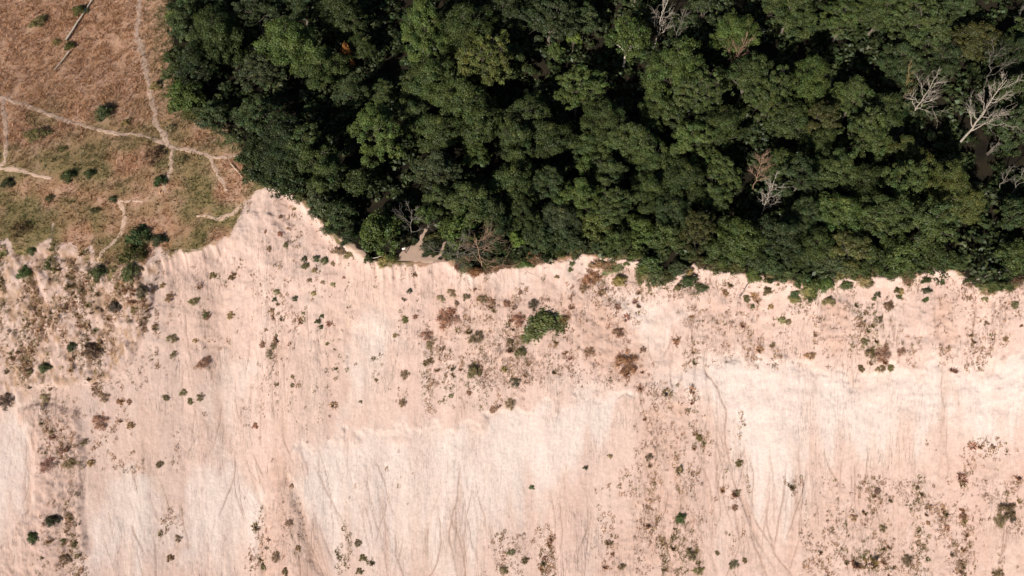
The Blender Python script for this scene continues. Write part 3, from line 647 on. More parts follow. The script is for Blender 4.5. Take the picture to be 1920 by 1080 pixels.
EDGE_SHRUBS = [(float(u), float(np.interp(u, [p[0] for p in EDGE_PX], [p[1] for p in EDGE_PX]) + _r.normal(4, 11)), float(_r.uniform(4, 15)), [GRN, LGR, OLV, LGR, OLV, (.15, .105, .05)][int(_r.integers(6))]) for u in _eu] + [(325, 30, 14, LGR), (322, 140, 15, LGR), (338, 200, 16, LGR), (362, 212, 18, LGR), (400, 232, 16, OLV), (438, 262, 14, GRN), (455, 300, 14, GRN), (468, 330, 12, GRN),
  (560, 372, 12, GRN), (590, 400, 13, DGR), (618, 432, 12, DGR), (635, 470, 12, OLV), (655, 478, 10, OLV), (690, 488, 12, GRN), (722, 492, 14, OLV), (740, 486, 12, GRN),
  (768, 445, 12, DGR), (810, 462, 14, DGR), (818, 448, 13, GRN), (845, 478, 16, DGR), (870, 492, 18, GRN), (890, 480, 18, DGR), (915, 497, 17, (.09, .07, .03)), (938, 490, 16, DGR), (945, 470, 18, OLV),
  (970, 480, 18, GRN), (995, 482, 15, OLV), (1020, 478, 16, GRN), (1045, 478, 15, GRN), (1060, 465, 16, DGR), (1085, 468, 14, OLV), (1110, 462, 16, GRN), (1140, 472, 14, GRN), (1165, 476, 14, GRN), (858, 502, 9, RUS), (876, 506, 10, RUS), (893, 510, 11, RUS), (912, 508, 10, RUS), (930, 504, 9, RUS), (948, 500, 7, RUS), (806, 470, 13, DGR), (815, 476, 9, DGR), (766, 458, 8, DGR), (776, 452, 9, DGR), (842, 462, 13, GRN),
  (1190, 480, 16, LGR), (1215, 500, 20, GRN), (1228, 520, 20, GRN), (1200, 520, 16, LGR), (1250, 522, 16, LGR), (1270, 505, 16, GRN), (1295, 482, 15, GRN), (1320, 492, 13, GRN), (1270, 540, 10, OLV), (1315, 540, 11, GRN),
  (1350, 505, 14, GRN), (1380, 505, 16, GRN), (1410, 515, 15, LGR), (1445, 520, 14, OLV), (1470, 518, 16, GRN), (1500, 528, 17, GRN), (1525, 538, 20, GRN), (1545, 535, 18, LGR), (1520, 555, 13, GRN), (1575, 515, 16, OLV),
  (1610, 512, 15, GRN), (1640, 512, 14, GRN), (1670, 515, 14, GRN), (1700, 515, 15, GRN), (1728, 505, 14, GRN), (1735, 525, 9, GRN), (1737, 545, 7, DGR), (1735, 562, 5, DGR), (1795, 500, 13, GRN), (1835, 528, 12, DGR),
  (1858, 538, 15, GRN), (1880, 540, 13, LGR), (1895, 525, 13, GRN), (1915, 508, 15, GRN), (1845, 505, 12, DGR), (1490, 560, 10, OLV), (1550, 565, 10, OLV), (1890, 490, 14, GRN)]
for i, (u, v, rp, c) in enumerate(sorted(EDGE_SHRUBS)):
    shrub(u, v, rp, c, f'low leafy shrub at the rim of the wood, {ordinal(i + 1)} from the left along the rim', SHR, 'edge_shrub', 'shrub', 'shrubs along the rim of the wood', random.uniform(.6, 1.3), random.uniform(.7, 1.9))

# ------------------------------------------------------------------ shrubs on meadow, bank and sand slope
def zone(u, v):
    if v < 440 and u < 470: return 'in the dry meadow'
    if u < 300 and v < 735: return 'on the scrubby bank'
    if u < 170: return 'on the lower left ridge'
    if u < 470: return 'on the left sand face'
    if u < 700: return 'on the sand chute'
    if u < 1090: return 'on the middle sand face'
    if v > 760: return 'on the lower right sand face'
    return 'on the upper right sand face'
G_, O_, B_, R__, D_, Y_ = GRN, OLV, BRN, RBR, DGR, GRY
SLOPE = [  # (u, v, r, colour, kind) kind: g leafy, d dry
 (570, 486, 7, D_, 'g'), (574, 499, 9, G_, 'g'), (593, 485, 8, D_, 'g'), (608, 489, 9, G_, 'g'), (590, 507, 7, O_, 'g'), (625, 494, 6, B_, 'd'), (581, 525, 5, O_, 'g'), (605, 529, 5, O_, 'g'), (625, 533, 6, O_, 'g'), (645, 520, 4, B_, 'd'),
 (519, 547, 7, O_, 'g'), (515, 562, 6, D_, 'g'), (553, 560, 6, D_, 'g'), (588, 550, 6, O_, 'g'), (510, 583, 7, O_, 'g'), (603, 593, 5, D_, 'g'), (595, 603, 6, D_, 'g'), (602, 613, 5, D_, 'g'), (569, 587, 4, O_, 'g'), (767, 546, 6, D_, 'g'),
 (525, 407, 5, B_, 'd'), (525, 439, 6, B_, 'd'), (537, 460, 7, O_, 'd'), (540, 428, 4, B_, 'd'), (505, 467, 6, B_, 'd'), (498, 435, 4, B_, 'd'), (515, 648, 10, O_, 'd'), (493, 646, 8, B_, 'd'), (507, 664, 11, B_, 'd'), (614, 644, 5, O_, 'd'), (549, 706, 5, B_, 'd'), (549, 722, 6, B_, 'd'), (499, 618, 5, B_, 'd'), (519, 628, 4, O_, 'd'),
 (840, 598, 26, B_, 'd'), (848, 548, 12, B_, 'd'), (827, 558, 11, B_, 'd'), (857, 567, 7, B_, 'd'), (874, 556, 9, B_, 'd'), (904, 560, 11, B_, 'd'), (922, 566, 10, B_, 'd'), (799, 629, 13, B_, 'd'), (806, 645, 10, B_, 'd'), (804, 678, 13, O_, 'd'), (760, 599, 9, O_, 'd'), (779, 593, 7, B_, 'd'), (760, 702, 12, B_, 'd'),
 (887, 697, 16, O_, 'g'), (895, 632, 18, (.20, .125, .07), 'd'), (976, 660, 12, O_, 'g'), (966, 715, 14, Y_, 'd'), (957, 757, 14, B_, 'd'), (925, 768, 9, B_, 'd'), (880, 736, 6, B_, 'd'), (755, 755, 10, O_, 'd'), (946, 692, 8, O_, 'd'), (741, 629, 6, B_, 'd'), (676, 753, 4, O_, 'g'), (706, 712, 5, O_, 'd'), (958, 640, 9, O_, 'd'), (950, 570, 9, B_, 'd'), (975, 548, 6, B_, 'd'),
 (972, 600, 15, B_, 'd'), (1000, 572, 13, Y_, 'd'), (1056, 600, 13, O_, 'd'), (985, 634, 14, O_, 'd'), (1175, 681, 28, R__, 'd'), (1160, 622, 14, R__, 'd'), (1105, 660, 12, R__, 'd'), (1110, 520, 20, (.30, .175, .085), 'd'), (1095, 540, 12, (.30, .175, .085), 'd'), (1205, 655, 8, B_, 'd'),
 (1520, 667, 12, B_, 'd'), (1655, 665, 18, B_, 'd'), (1632, 662, 14, O_, 'd'), (1622, 640, 10, O_, 'd'), (1690, 660, 10, B_, 'd'), (1652, 690, 12, O_, 'd'), (1615, 690, 9, O_, 'd'), (1670, 690, 8, O_, 'd'), (1665, 572, 13, O_, 'd'), (1648, 600, 10, O_, 'd'), (1645, 552, 7, D_, 'g'), (1687, 546, 8, O_, 'g'), (1685, 556, 6, D_, 'g'), (1638, 560, 5, D_, 'g'),
 (1465, 600, 9, O_, 'g'), (1477, 603, 7, O_, 'g'), (1400, 560, 9, O_, 'd'), (1490, 550, 10, D_, 'g'), (1410, 575, 5, G_, 'g'), (1903, 572, 9, O_, 'd'), (1850, 605, 7, B_, 'd'), (1847, 560, 7, O_, 'g'), (1737, 560, 5, G_, 'g'), (1445, 575, 7, B_, 'd'), (1360, 548, 9, B_, 'd'), (1885, 635, 7, B_, 'd'),
 (1887, 955, 22, O_, 'd'), (1893, 968, 15, Y_, 'd'), (1874, 975, 16, O_, 'd'), (1275, 971, 11, G_, 'g'), (1217, 857, 10, R__, 'd'), (1385, 868, 9, O_, 'd'), (1380, 925, 11, B_, 'd'), (1378, 951, 8, R__, 'd'), (1345, 1036, 6, O_, 'd'), (1376, 1058, 12, O_, 'd'), (1396, 1050, 7, O_, 'd'), (1310, 820, 9, O_, 'd'), (1143, 855, 5, O_, 'g'), (1097, 877, 5, D_, 'g'), (997, 913, 6, D_, 'g'), (1165, 1062, 10, O_, 'd'), (1296, 1040, 14, O_, 'd'), (1310, 1070, 12, O_, 'd'), (1700, 1050, 14, O_, 'd'), (1655, 990, 10, O_, 'd'), (1600, 970, 10, B_, 'd'), (1645, 920, 8, B_, 'd'), (1805, 965, 10, B_, 'd'), (1720, 915, 5, B_, 'd'), (1740, 980, 6, B_, 'd'), (1870, 1075, 14, O_, 'd'),
 (100, 976, 14, D_, 'g'), (61, 1008, 12, G_, 'g'), (118, 1013, 5, G_, 'g'), (190, 790, 20, B_, 'd'), (196, 744, 14, B_, 'd'), (224, 753, 7, B_, 'd'), (243, 753, 7, B_, 'd'), (246, 797, 9, B_, 'd'), (15, 752, 20, Y_, 'd'), (345, 735, 10, O_, 'd'), (375, 745, 10, O_, 'd'), (358, 752, 8, O_, 'd'), (312, 745, 8, O_, 'd'), (158, 830, 10, O_, 'd'), (335, 1009, 10, R__, 'd'), (543, 980, 10, R__, 'd'), (547, 911, 6, B_, 'g'), (480, 798, 8, B_, 'd'), (300, 870, 9, O_, 'd'), (520, 1043, 13, O_, 'd'), (496, 1062, 9, O_, 'd'), (536, 1072, 9, O_, 'd'), (672, 1018, 9, O_, 'd'), (681, 1045, 9, O_, 'd'), (675, 1070, 9, O_, 'd'), (92, 870, 20, B_, 'd'), (133, 868, 16, B_, 'd'), (170, 868, 9, B_, 'd'), (125, 1045, 16, O_, 'd'), (140, 1020, 8, O_, 'd'), (320, 1045, 9, O_, 'd'), (85, 745, 12, B_, 'd'), (560, 1027, 8, R__, 'd'), (960, 1035, 10, O_, 'd'), (985, 1050, 9, O_, 'd'), (945, 1068, 11, O_, 'd'),
 (135, 650, 11, G_, 'g'), (85, 690, 12, G_, 'g'), (173, 658, 18, Y_, 'g'), (215, 575, 13, Y_, 'g'), (188, 511, 18, G_, 'g'), (46, 512, 15, G_, 'g'), (90, 500, 9, G_, 'g'), (252, 478, 28, G_, 'g'), (262, 445, 26, D_, 'g'), (300, 452, 16, D_, 'g'), (245, 512, 20, G_, 'g'), (265, 548, 14, Y_, 'g'), (250, 580, 10, O_, 'd'), (60, 470, 10, G_, 'g'),
 (317, 557, 13, O_, 'd'), (365, 565, 12, O_, 'd'), (323, 634, 13, O_, 'd'), (325, 665, 10, O_, 'd'), (383, 680, 15, B_, 'd'), (386, 590, 9, O_, 'd'), (400, 516, 9, O_, 'd'), (435, 520, 8, O_, 'd'), (367, 638, 7, B_, 'd'), (433, 592, 9, B_, 'd'), (305, 535, 7, B_, 'd'),
 (195, 214, 19, G_, 'g'), (235, 232, 9, O_, 'g'), (72, 255, 26, O_, 'd'), (292, 163, 13, O_, 'g'), (290, 295, 26, O_, 'd'), (300, 342, 15, G_, 'g'), (130, 332, 16, D_, 'g'), (170, 327, 12, D_, 'g'), (95, 372, 12, G_, 'd'), (75, 42, 20, O_, 'd'), (152, 22, 15, G_, 'g'), (107, 80, 11, O_, 'd'), (131, 88, 12, G_, 'g'), (320, 241, 9, O_, 'g'), (344, 300, 13, O_, 'd'), (40, 432, 24, O_, 'd'), (15, 345, 14, D_, 'g'), (180, 395, 12, G_, 'd'), (212, 375, 9, D_, 'g'), (120, 280, 10, O_, 'd')]
def cname(c):
    return {GRN: 'green', OLV: 'olive', BRN: 'brown', RBR: 'reddish brown', DGR: 'dark green', GRY: 'greyish olive'}.get(c, 'tan brown')
cnt = {}
for (u, v, rp, c, k) in sorted(SLOPE):
    z = zone(u, v); kind = 'leafy' if k == 'g' else 'dry'
    key = (z, cname(c), kind, rp > 9); cnt[key] = cnt.get(key, 0) + 1
    nm = 'shrub' if rp > 9 else 'low_plant'
    lab = f'{cname(c)} {kind} {"shrub" if rp > 9 else "plant"}, {ordinal(cnt[key])} such from left {z}'
    pro = (SHR if rp > 9 else SHS) if k == 'g' else (DRY if rp > 9 else DRS)
    shrub(u, v, rp, c, lab, pro, nm, 'shrub' if rp > 9 else 'plant', 'shrubs and plants scattered over sand and meadow', .8)
_b = shrub(1015, 609, 35, (.115, .115, .038), 'large oval green bush standing alone on the upper middle sand face', SHR, 'large_bush', 'bush', None, .62, 1.42); _b.rotation_euler = (R_(18), 0, R_(14))

# ------------------------------------------------------------------ dead trees
def dead_tree(bu, bv, tu, tv, mat, label, limbs=9, seed=0, start=.3, spread=.5, twigs=5, trunk_r=.2, up=.75, name='dead_tree'):
    trunk_r *= .7; twigs += 3
    r = np.random.default_rng(seed)
    x, y, z = [float(q) for q in P(bu, bv)]
    dx, dy, dz = [float(q) for q in ray(tu, tv)]; t = (y - CAM[1]) / dy
    top = np.array([dx * t - x, 0.0, CAM[2] + dz * t - z]); H = np.linalg.norm(top)
    root = bpy.data.objects.new(name, None); COL.objects.link(root); root.location = (x, y, z)
    tag(root, label, 'dead tree', 'bare dead trees in the wood')
    n = 10; tp = limb((0, 0, -.4), top, r, n, H * .012); tr = np.linspace(trunk_r, .035, n)
    g = Geo(); g.tube(tp, tr, 7); link('trunk', g.mesh('trunk', mat), root)
    for k in range(limbs):
        f = start + (.97 - start) * (k + r.uniform(0, .8)) / limbs; i = f * (n - 1); i0 = int(i); s = tp[i0] + (tp[min(i0 + 1, n - 1)] - tp[i0]) * (i - i0)
        a = k * 2.4 + r.uniform(-.5, .5); ln = H * spread * (1.05 - f * .75) * r.uniform(.6, 1.2)
        d = np.array([math.cos(a), math.sin(a) * .8, up * r.uniform(.6, 1.5)]); d /= np.linalg.norm(d)
        e = s + d * ln; p = limb(s, e, r, 7, ln * .035, ln * .08 * r.choice([-1, 1]))
        rb = max(.03, trunk_r * (1 - f) * .55 + .025)
        g = Geo(); g.tube(p, np.linspace(rb * .85, .018, 7), 5)
        gb = g; g = Geo()
        for q in range(twigs):
            j = r.uniform(.25, .95) * 6; j0 = int(j); b0 = p[j0] + (p[min(j0 + 1, 6)] - p[j0]) * (j - j0)
            dv = d * .9 + r.normal(0, .5, 3) + np.array([0, 0, .25]); dv /= np.linalg.norm(dv); l2 = ln * r.uniform(.2, .5)
            pp = limb(b0, b0 + dv * l2, r, 4, l2 * .06); g.tube(pp, np.linspace(.028, .011, 4), 4)
            for w in range(3):
                d3 = dv + r.normal(0, .5, 3); d3 /= np.linalg.norm(d3); b1 = pp[1 + w % 3]
                g.tube(limb(b1, b1 + d3 * l2 * .5, r, 3, .03), np.linspace(.017, .008, 3), 3)
        bo = link('branch', gb.mesh('branch', mat), root); link('twig', g.mesh('twig', mat), bo)
    return root
dead_tree(1795, 280, 1888, 150, M_DEAD, 'large bleached dead tree with many bare branches near the right edge', 15, 1, .28, .42, 7, .34, .8)
dead_tree(1708, 222, 1757, 142, M_DEAD, 'bleached bare tree left of the large dead tree, fanning to the right', 13, 2, .12, .42, 6, .2, 1.0)
dead_tree(1697, 192, 1704, 120, M_DEADO, 'slender ochre brown bare tree like an upright broom', 12, 3, .15, .22, 6, .12, 2.2)
dead_tree(1845, 182, 1862, 85, M_DEADG, 'thin grey dead tree with forked top above the large dead tree', 7, 4, .4, .38, 3, .17, 1.0)
dead_tree(1226, 90, 1258, -25, M_DEAD, 'bleached bare tree at the top edge right of centre', 11, 5, .2, .36, 6, .2, 1.3)
dead_tree(1260, 92, 1285, 15, M_DEADG, 'faint grey bare tree just right of the bleached one at top edge', 8, 6, .3, .35, 5, .12, 1.2)
dead_tree(1366, 152, 1402, 62, M_DEADR, 'brown bare tree leaning against a green crown near the top', 12, 7, .2, .4, 5, .17, 1.2)
dead_tree(1410, 362, 1432, 288, M_DEADR, 'reddish brown twiggy bare tree, upper of two beside a dark gap', 14, 8, .3, .34, 8, .13, 1.2)
dead_tree(1426, 408, 1452, 338, M_DEAD, 'pale grey bare tree, lower of two beside a dark gap', 12, 9, .25, .36, 6, .14, 1.0)
dead_tree(904, 500, 893, 446, M_DEADR, 'crooked brown dead tree spreading low at the cliff edge', 14, 10, .08, .75, 6, .16, .45)
dead_tree(856, 492, 862, 455, M_DEADG, 'low grey tangle of dead branches left of the crooked brown dead tree', 12, 14, .08, .9, 6, .10, .4)
dead_tree(1868, 362, 1902, 308, M_DEADG, 'grey bare tree at the right edge, left of its twin', 8, 11, .3, .3, 4, .13, 1.2)
dead_tree(1893, 372, 1930, 300, M_DEADG, 'grey bare tree cut by the right edge of the wood', 8, 12, .3, .3, 4, .13, 1.2)
dead_tree(768, 445, 772, 392, M_DEADG, 'dull bare tree in shade behind the person', 9, 13, .2, .5, 4, .13, .7)
dead_tree(1898, 72, 1922, 2, M_DEADG, 'grey bare tree in the top right corner', 8, 15, .3, .35, 4, .15, 1.2)
dead_tree(1850, 292, 1882, 262, M_DEADG, 'small pale bare tree below the large dead tree', 8, 16, .2, .4, 4, .10, 1.0)

# ------------------------------------------------------------------ fallen wood
def log(p0, p1, r0, r1, label, stubs=3, seed=0, mat=None, lift=.1, name='fallen_log'):
    r = np.random.default_rng(seed); a = np.array([float(q) for q in P(*p0)]); b = np.array([float(q) for q in P(*p1)])
    n = 9; t = np.linspace(0, 1, n)[:, None]; p = a * (1 - t) + b * t; p[:, 2] = ground(p[:, 0], p[:, 1]) + lift + np.linspace(r0, r1, n)
    p[:, :2] += r.normal(0, .05, (n, 2)); root = bpy.data.objects.new(name, None); COL.objects.link(root); root.location = p[0]
    q = p - p[0]; g = Geo(); g.tube(q, np.linspace(r0, r1, n), 8); link('trunk', g.mesh('trunk', mat or M_LOG), root)
    for k in range(stubs):
        i = r.integers(1, n - 1); d = r.normal(0, .5, 3); d[2] = abs(d[2]) + .3
        g = Geo(); g.tube(limb(q[i], q[i] + d * r.uniform(.5, 1.2), r, 4, .03), np.linspace(r1 * .7, .015, 4), 5); link('branch', g.mesh('branch', mat or M_LOG), root)
    tag(root, label, 'log', 'fallen trunks and sticks')
log((125, 78), (180, -6), .20, .12, 'thick bleached fallen trunk in the meadow at top left', 1, 1, M_LOG, .12)
log((102, 134), (131, 98), .09, .13, 'thin broken piece of bleached trunk below the thick one in the meadow', 0, 2, M_LOG, .12)
log((1826, 527), (1887, 509), .15, .10, 'grey fallen trunk lying at the cliff edge on the far right', 3, 3, M_DEAD, .6)
log((1384, 562), (1432, 490), .06, .10, 'slim dark trunk hanging down over the cliff edge right of centre', 3, 4, M_DEADG, .5)
log((433, 308), (457, 336), .07, .05, 'pale stick lying at the left edge of the wood, longer one', 1, 5, M_LOG, .2)
log((462, 316), (472, 342), .08, .05, 'short pale stick beside the longer one at the wood edge', 1, 6, M_LOG, .2)
log((700, 486), (736, 478), .05, .04, 'thin pale stick under the dense tree at the cliff edge', 1, 7, M_LOG, .3)

# ------------------------------------------------------------------ scattered small growth: 300 nearest tufts singly, the rest as stuff
ZONES = [  # (u0,u1,v0,v1,count,colour)
 (-20, 285, 470, 735, 2100, BRN), (-20, 285, 470, 735, 700, OLV), (0, 270, 450, 520, 300, OLV), (70, 155, 740, 1080, 420, BRN), (70, 155, 850, 1080, 90, OLV), (150, 330, 730, 880, 150, BRN), (300, 450, 480, 700, 90, BRN),
 (450, 620, 470, 760, 150, BRN), (740, 1060, 540, 770, 520, BRN), (800, 1060, 560, 760, 150, OLV), (1050, 1220, 540, 720, 230, RBR), (1100, 1330, 500, 600, 230, BRN), (1280, 1480, 545, 690, 260, BRN),
 (1480, 1920, 540, 690, 420, BRN), (1600, 1700, 550, 700, 120, OLV), (1190, 1300, 720, 1080, 260, BRN), (1090, 1240, 880, 1080, 170, BRN), (1240, 1330, 960, 1080, 200, OLV), (1290, 1330, 740, 960, 90, BRN),
 (1365, 1395, 780, 1080, 80, BRN), (900, 1030, 990, 1080, 200, BRN), (1480, 1920, 900, 1080, 800, BRN), (1560, 1760, 900, 1080, 260, OLV), (1740, 1920, 830, 920, 120, BRN), (470, 560, 940, 1080, 120, BRN),
 (640, 700, 980, 1080, 90, OLV), (300, 340, 960, 1080, 50, BRN), (560, 760, 500, 760, 70, OLV), (350, 900, 780, 1000, 30, BRN), (830, 920, 530, 580, 60, BRN), (1080, 1920, 490, 548, 420, OLV), (860, 1090, 490, 520, 90, OLV), (1200, 1260, 500, 545, 120, OLV), (1500, 1570, 520, 570, 140, OLV), (650, 850, 470, 520, 60, BRN), (470, 620, 360, 470, 60, BRN)]
pts = []
for zi, (u0, u1, v0, v1, n, c) in enumerate(ZONES):
    m = n * 5; uu = rng.uniform(u0 - 12, u1 + 12, m); vv = rng.uniform(v0 - 8, v1 + 8, m)
    dens = 1.7 * fbm(uu / 26, vv / 75, 300 + zi, 4) + .16 * rng.normal(size=m)
    ed = np.minimum(np.minimum(uu - u0, u1 - uu) / (.25 * (u1 - u0)), np.minimum(vv - v0, v1 - vv) / (.25 * (v1 - v0)))
    sc = dens + .35 * np.clip(ed, -1, 1); k = np.argsort(-sc)[:n]
    x, y, z = P(uu[k], vv[k])
    for a, b_, q in zip(x, y, z): pts.append((a, b_, q, rng.lognormal(-.92, .42), OLV if (c is BRN and rng.uniform() < .18) else c))
ok = []
for p in pts:
    if p[1] < float(np.interp(p[0], ex, ey)) + (0 if p[0] > -60 else 1): ok.append(p)
pts = sorted(ok, key=lambda p: -p[3])
def merge(name, protos, items, mat, kind='stuff', label=None, cat=None, tilt=0.0):
    Vs, Fs, Ts = [], [], []; off = 0
    for i, (x, y, z, s, c) in enumerate(items):
        V, F, T = protos[i % len(protos)]; a = rng.uniform(0, 6.28); ca, sa = math.cos(a) * s, math.sin(a) * s
        W = np.stack([V[:, 0] * ca - V[:, 1] * sa + x, V[:, 0] * sa + V[:, 1] * ca + y, V[:, 2] * s + z - tilt * (V[:, 0] * sa + V[:, 1] * ca)], 1)
        Vs.append(W); Fs.append(F + off); off += len(V); Ts.append(T * np.asarray(c) * rng.uniform(.75, 1.25))
    me = make_mesh(name, np.concatenate(Vs), np.concatenate(Fs), np.concatenate(Ts), mat)
    return tag(link(name, me, color=(1, 1, 1)), label, cat, None, kind)
GR_P = [make_mesh('tuft_blades', *blades(800 + k, 44, .34, .62, .11, .75), M_DRY) for k in range(4)]
for p in pts[:290]:
    x, y, z, s, c = p
    o = link('grass_tuft', GR_P[rng.integers(4)], None, (x, y, z), (R_(20), 0, rng.uniform(0, 6.28)), (s * 1.05, s * 1.05, s * .8), [q * rng.uniform(.85, 1.15) for q in c])
    uv = project(x, y, z); nm = {BRN: 'dry brown', OLV: 'olive', RBR: 'reddish brown'}[c]
    tag(o, f'small {nm} grass tuft {zone(*uv)}', 'grass tuft', f'{nm} grass tufts {zone(*uv)}')
tuftp = [blades(840 + k, 14, .32, .48, .135, .85, True) for k in range(5)]
merge('sparse_dune_grass', tuftp, pts[290:], M_DRY, label='sparse small dry tufts sprinkled over the sand face', cat='grass', tilt=-.5)
# crumbs, twigs and leaf litter lying on the sand
twigp = []
for k in range(4):
    r = np.random.default_rng(900 + k); n = 7; a = r.uniform(0, 6.28, n); c0 = r.normal(0, .35, (n, 2)); ln = r.uniform(.08, .28, n); w = r.uniform(.03, .06, n)
    d = np.stack([np.cos(a), np.sin(a)], 1); e = np.stack([-d[:, 1], d[:, 0]], 1)
    q = [c0 - d * ln[:, None] - e * w[:, None], c0 + d * ln[:, None] - e * w[:, None] * .6, c0 + d * ln[:, None] + e * w[:, None] * .6, c0 - d * ln[:, None] + e * w[:, None]]
    V = np.stack([np.concatenate([k_, np.full((n, 1), .05) + (i % 2) * .04], 1) for i, k_ in enumerate(q)], 1).reshape(-1, 3)
    twigp.append((V, np.arange(n * 4).reshape(n, 4), np.repeat(r.uniform(.6, 1.3, (n, 1)) * np.ones((1, 3)), 4, 0)))
items = []
for (u0, u1, v0, v1, n) in [(450, 620, 400, 800, 140), (900, 1240, 560, 730, 420), (1190, 1320, 720, 1080, 260), (1280, 1920, 520, 690, 420), (70, 150, 740, 1080, 260), (1500, 1920, 900, 1080, 420), (0, 280, 480, 730, 300), (1080, 1920, 505, 560, 320), (480, 570, 940, 1080, 80), (900, 1020, 1000, 1080, 80), (740, 1000, 540, 760, 200)]:
    uu = rng.uniform(u0, u1, n * 3); vv = rng.uniform(v0, v1, n * 3); sc = fbm(uu / 50, vv / 70, 555, 3) + .2 * rng.normal(size=n * 3); k = np.argsort(-sc)[:n]
    x, y, z = P(uu[k], vv[k])
    items += [(a, b_, q, rng.uniform(.4, .85), (.22, .135, .085)) for a, b_, q in zip(x, y, z) if b_ < float(np.interp(a, ex, ey)) - .3]
merge('twig_litter', twigp, items, M_DRY, label='twigs and crumbs of litter strewn over the sand', cat='litter', tilt=-.62)

# dry meadow grass on the left plateau
mx_, my_ = [], []
n = 34000
xx = rng.uniform(-104, -34, n); yy = rng.uniform(0, 70, n); zz = ground(xx, yy)
a_ = np.stack([xx, yy], 1)
# project to find which side of the wood's rim the point is on
def rim_u(v): return np.interp(v, [-60, 60, 160, 215, 240, 290, 335, 350, 365], [316, 318, 326, 350, 430, 455, 468, 480, 560])
uu, vv = project(xx, yy, zz)
keep = (yy > edge_y(xx) + .2 - np.where(xx < -56, 5.0 * fbm(xx / 1.8, yy / 4.5, 79, 4), 0)) & (uu < rim_u(vv) + 6)
bald = fbm(xx / 2.2, yy / 2.8, 610, 4) + .18 * rng.normal(size=n)
keep &= bald > -.36
for (px, py, w) in PATHS:
    for i in range(0, len(px), 2): keep &= ~((np.abs(xx - px[i]) < w[i] * .2 + .08) & (np.abs(yy - py[i]) < w[i] * .2 + .08))
xx, yy, zz = xx[keep], yy[keep], zz[keep]
ol = np.clip(fbm(xx / 6, yy / 5, 76, 3) * 1.9 + .5, 0, 1) * sstep(50, 18, yy) + .9 * sstep(-30, 30, uu[keep] - rim_u(vv[keep]) + 40) * (vv[keep] < 300)
items = []
for i in range(len(xx)):
    t = min(1, max(0, ol[i] + rng.normal(0, .12))); c = np.array((.375, .198, .108)) * (1 - t) + np.array((.120, .126, .043)) * t
    items.append((xx[i], yy[i], zz[i], rng.uniform(.4, .75), c * rng.uniform(.62, 1.35)))
gp = [blades(860 + k, 8, .55, .62, .12, 1.0, True) for k in range(6)]
merge('meadow_grass', gp, items, M_DRY, label='dry brown and olive grass covering the meadow', cat='grass')

# undergrowth on the floor of the wood
up = []
for k in range(5):
    V, F, T, _ = crown_data(950 + k, 1.6, 1.7, 3, 3, 6, .70, (.45, .7), -.1); up.append((V, F, T))
n = 3000; xx = rng.uniform(-75, 104, n); yy = rng.uniform(0, 70, n); zz = ground(xx, yy); uu, vv = project(xx, yy, zz)
keep = (yy > edge_y(xx) + .8) & (uu > rim_u(vv) + 12)
for (px, py, w) in PATHS[9:]:
    for i in range(0, len(px), 2): keep &= ~(np.hypot(xx - px[i], yy - py[i]) < w[i] * .5 + 1.6)
cl = [LEAFC['d'], LEAFC['d'], LEAFC['e'], LEAFC['d']]
merge('undergrowth', up, [(xx[i], yy[i], zz[i], rng.uniform(.6, 1.3), np.asarray(cl[i % 4]) * .85) for i in np.where(keep)[0]], M_LEAF, label='leafy undergrowth on the dark floor of the wood', cat='undergrowth')

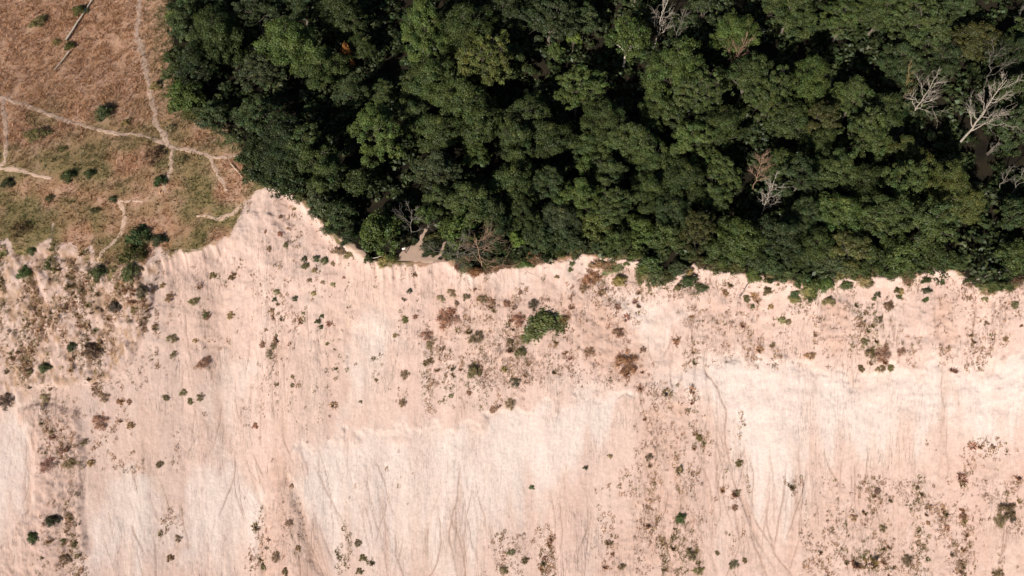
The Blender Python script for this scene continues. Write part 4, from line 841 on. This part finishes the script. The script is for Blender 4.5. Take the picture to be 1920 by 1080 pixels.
# ------------------------------------------------------------------ person on the path
def skin(name, verts, edges, radii, mat, parent, root=0):
    me = bpy.data.meshes.new(name); me.from_pydata(verts, edges, []); o = link(name, me, parent); me.materials.append(mat)
    mo = o.modifiers.new('skin', 'SKIN'); mo.use_smooth_shade = True
    for i, rr in enumerate(radii): me.skin_vertices[0].data[i].radius = (rr, rr) if not isinstance(rr, tuple) else rr
    me.skin_vertices[0].data[root].use_root = True
    o.modifiers.new('sub', 'SUBSURF').levels = 1; o.modifiers['sub'].render_levels = 2
    return o
M_SKIN = plain_material('skin', (.42, .24, .16), (.48, .28, .19)); M_SHIRT = plain_material('white_cotton', (.72, .70, .66), (.8, .78, .74))
M_TROU = plain_material('dark_trousers', (.03, .022, .02), (.05, .04, .035)); M_HAIR = plain_material('dark_hair', (.025, .018, .012), (.04, .028, .02))
x, y, z = [float(q) for q in P(759, 474)]
per = bpy.data.objects.new('person', None); COL.objects.link(per); per.location = (x, y, z + .05); per.rotation_euler = (0, 0, R_(20))
tag(per, 'person in white top and dark trousers walking on the sandy path', 'person')
bv = [(0, 0, .95), (0, 0, 1.15), (0, -.01, 1.38), (0, 0, 1.50), (0, -.03, 1.60), (0, -.04, 1.72), (.18, 0, 1.40), (.27, .06, 1.14), (.27, -.08, .92), (.26, -.14, .83), (-.18, 0, 1.40), (-.26, -.08, 1.15), (-.27, -.20, .95), (-.26, -.24, .86),
      (.10, 0, .90), (.13, -.18, .50), (.13, -.14, .08), (.13, -.30, .03), (-.10, 0, .90), (-.12, .10, .50), (-.12, .30, .12), (-.12, .20, .04)]
be = [(0, 1), (1, 2), (2, 3), (3, 4), (4, 5), (2, 6), (6, 7), (7, 8), (8, 9), (2, 10), (10, 11), (11, 12), (12, 13), (0, 14), (14, 15), (15, 16), (16, 17), (0, 18), (18, 19), (19, 20), (20, 21)]
br = [.13, .12, .13, .055, .095, .085, .06, .045, .035, .03, .06, .045, .035, .03, .085, .06, .045, .035, .085, .06, .045, .035]
skin('body', bv, be, br, M_SKIN, per)
sv = [(0, 0, .92), (0, 0, 1.15), (0, -.01, 1.40), (.19, 0, 1.41), (.27, .05, 1.18), (-.19, 0, 1.41), (-.26, -.07, 1.18)]
skin('shirt', sv, [(0, 1), (1, 2), (2, 3), (3, 4), (2, 5), (5, 6)], [.165, .155, .165, .085, .075, .085, .075], M_SHIRT, per)
tv = [(0, 0, .95), (.10, 0, .88), (.13, -.18, .50), (.13, -.15, .12), (-.10, 0, .88), (-.12, .10, .50), (-.12, .28, .15)]
skin('trousers', tv, [(0, 1), (1, 2), (2, 3), (0, 4), (4, 5), (5, 6)], [.15, .11, .085, .07, .11, .085, .07], M_TROU, per)
skin('hair', [(0, .01, 1.62), (0, -.01, 1.72), (0, -.02, 1.77)], [(0, 1), (1, 2)], [.10, .105, .07], M_HAIR, per)
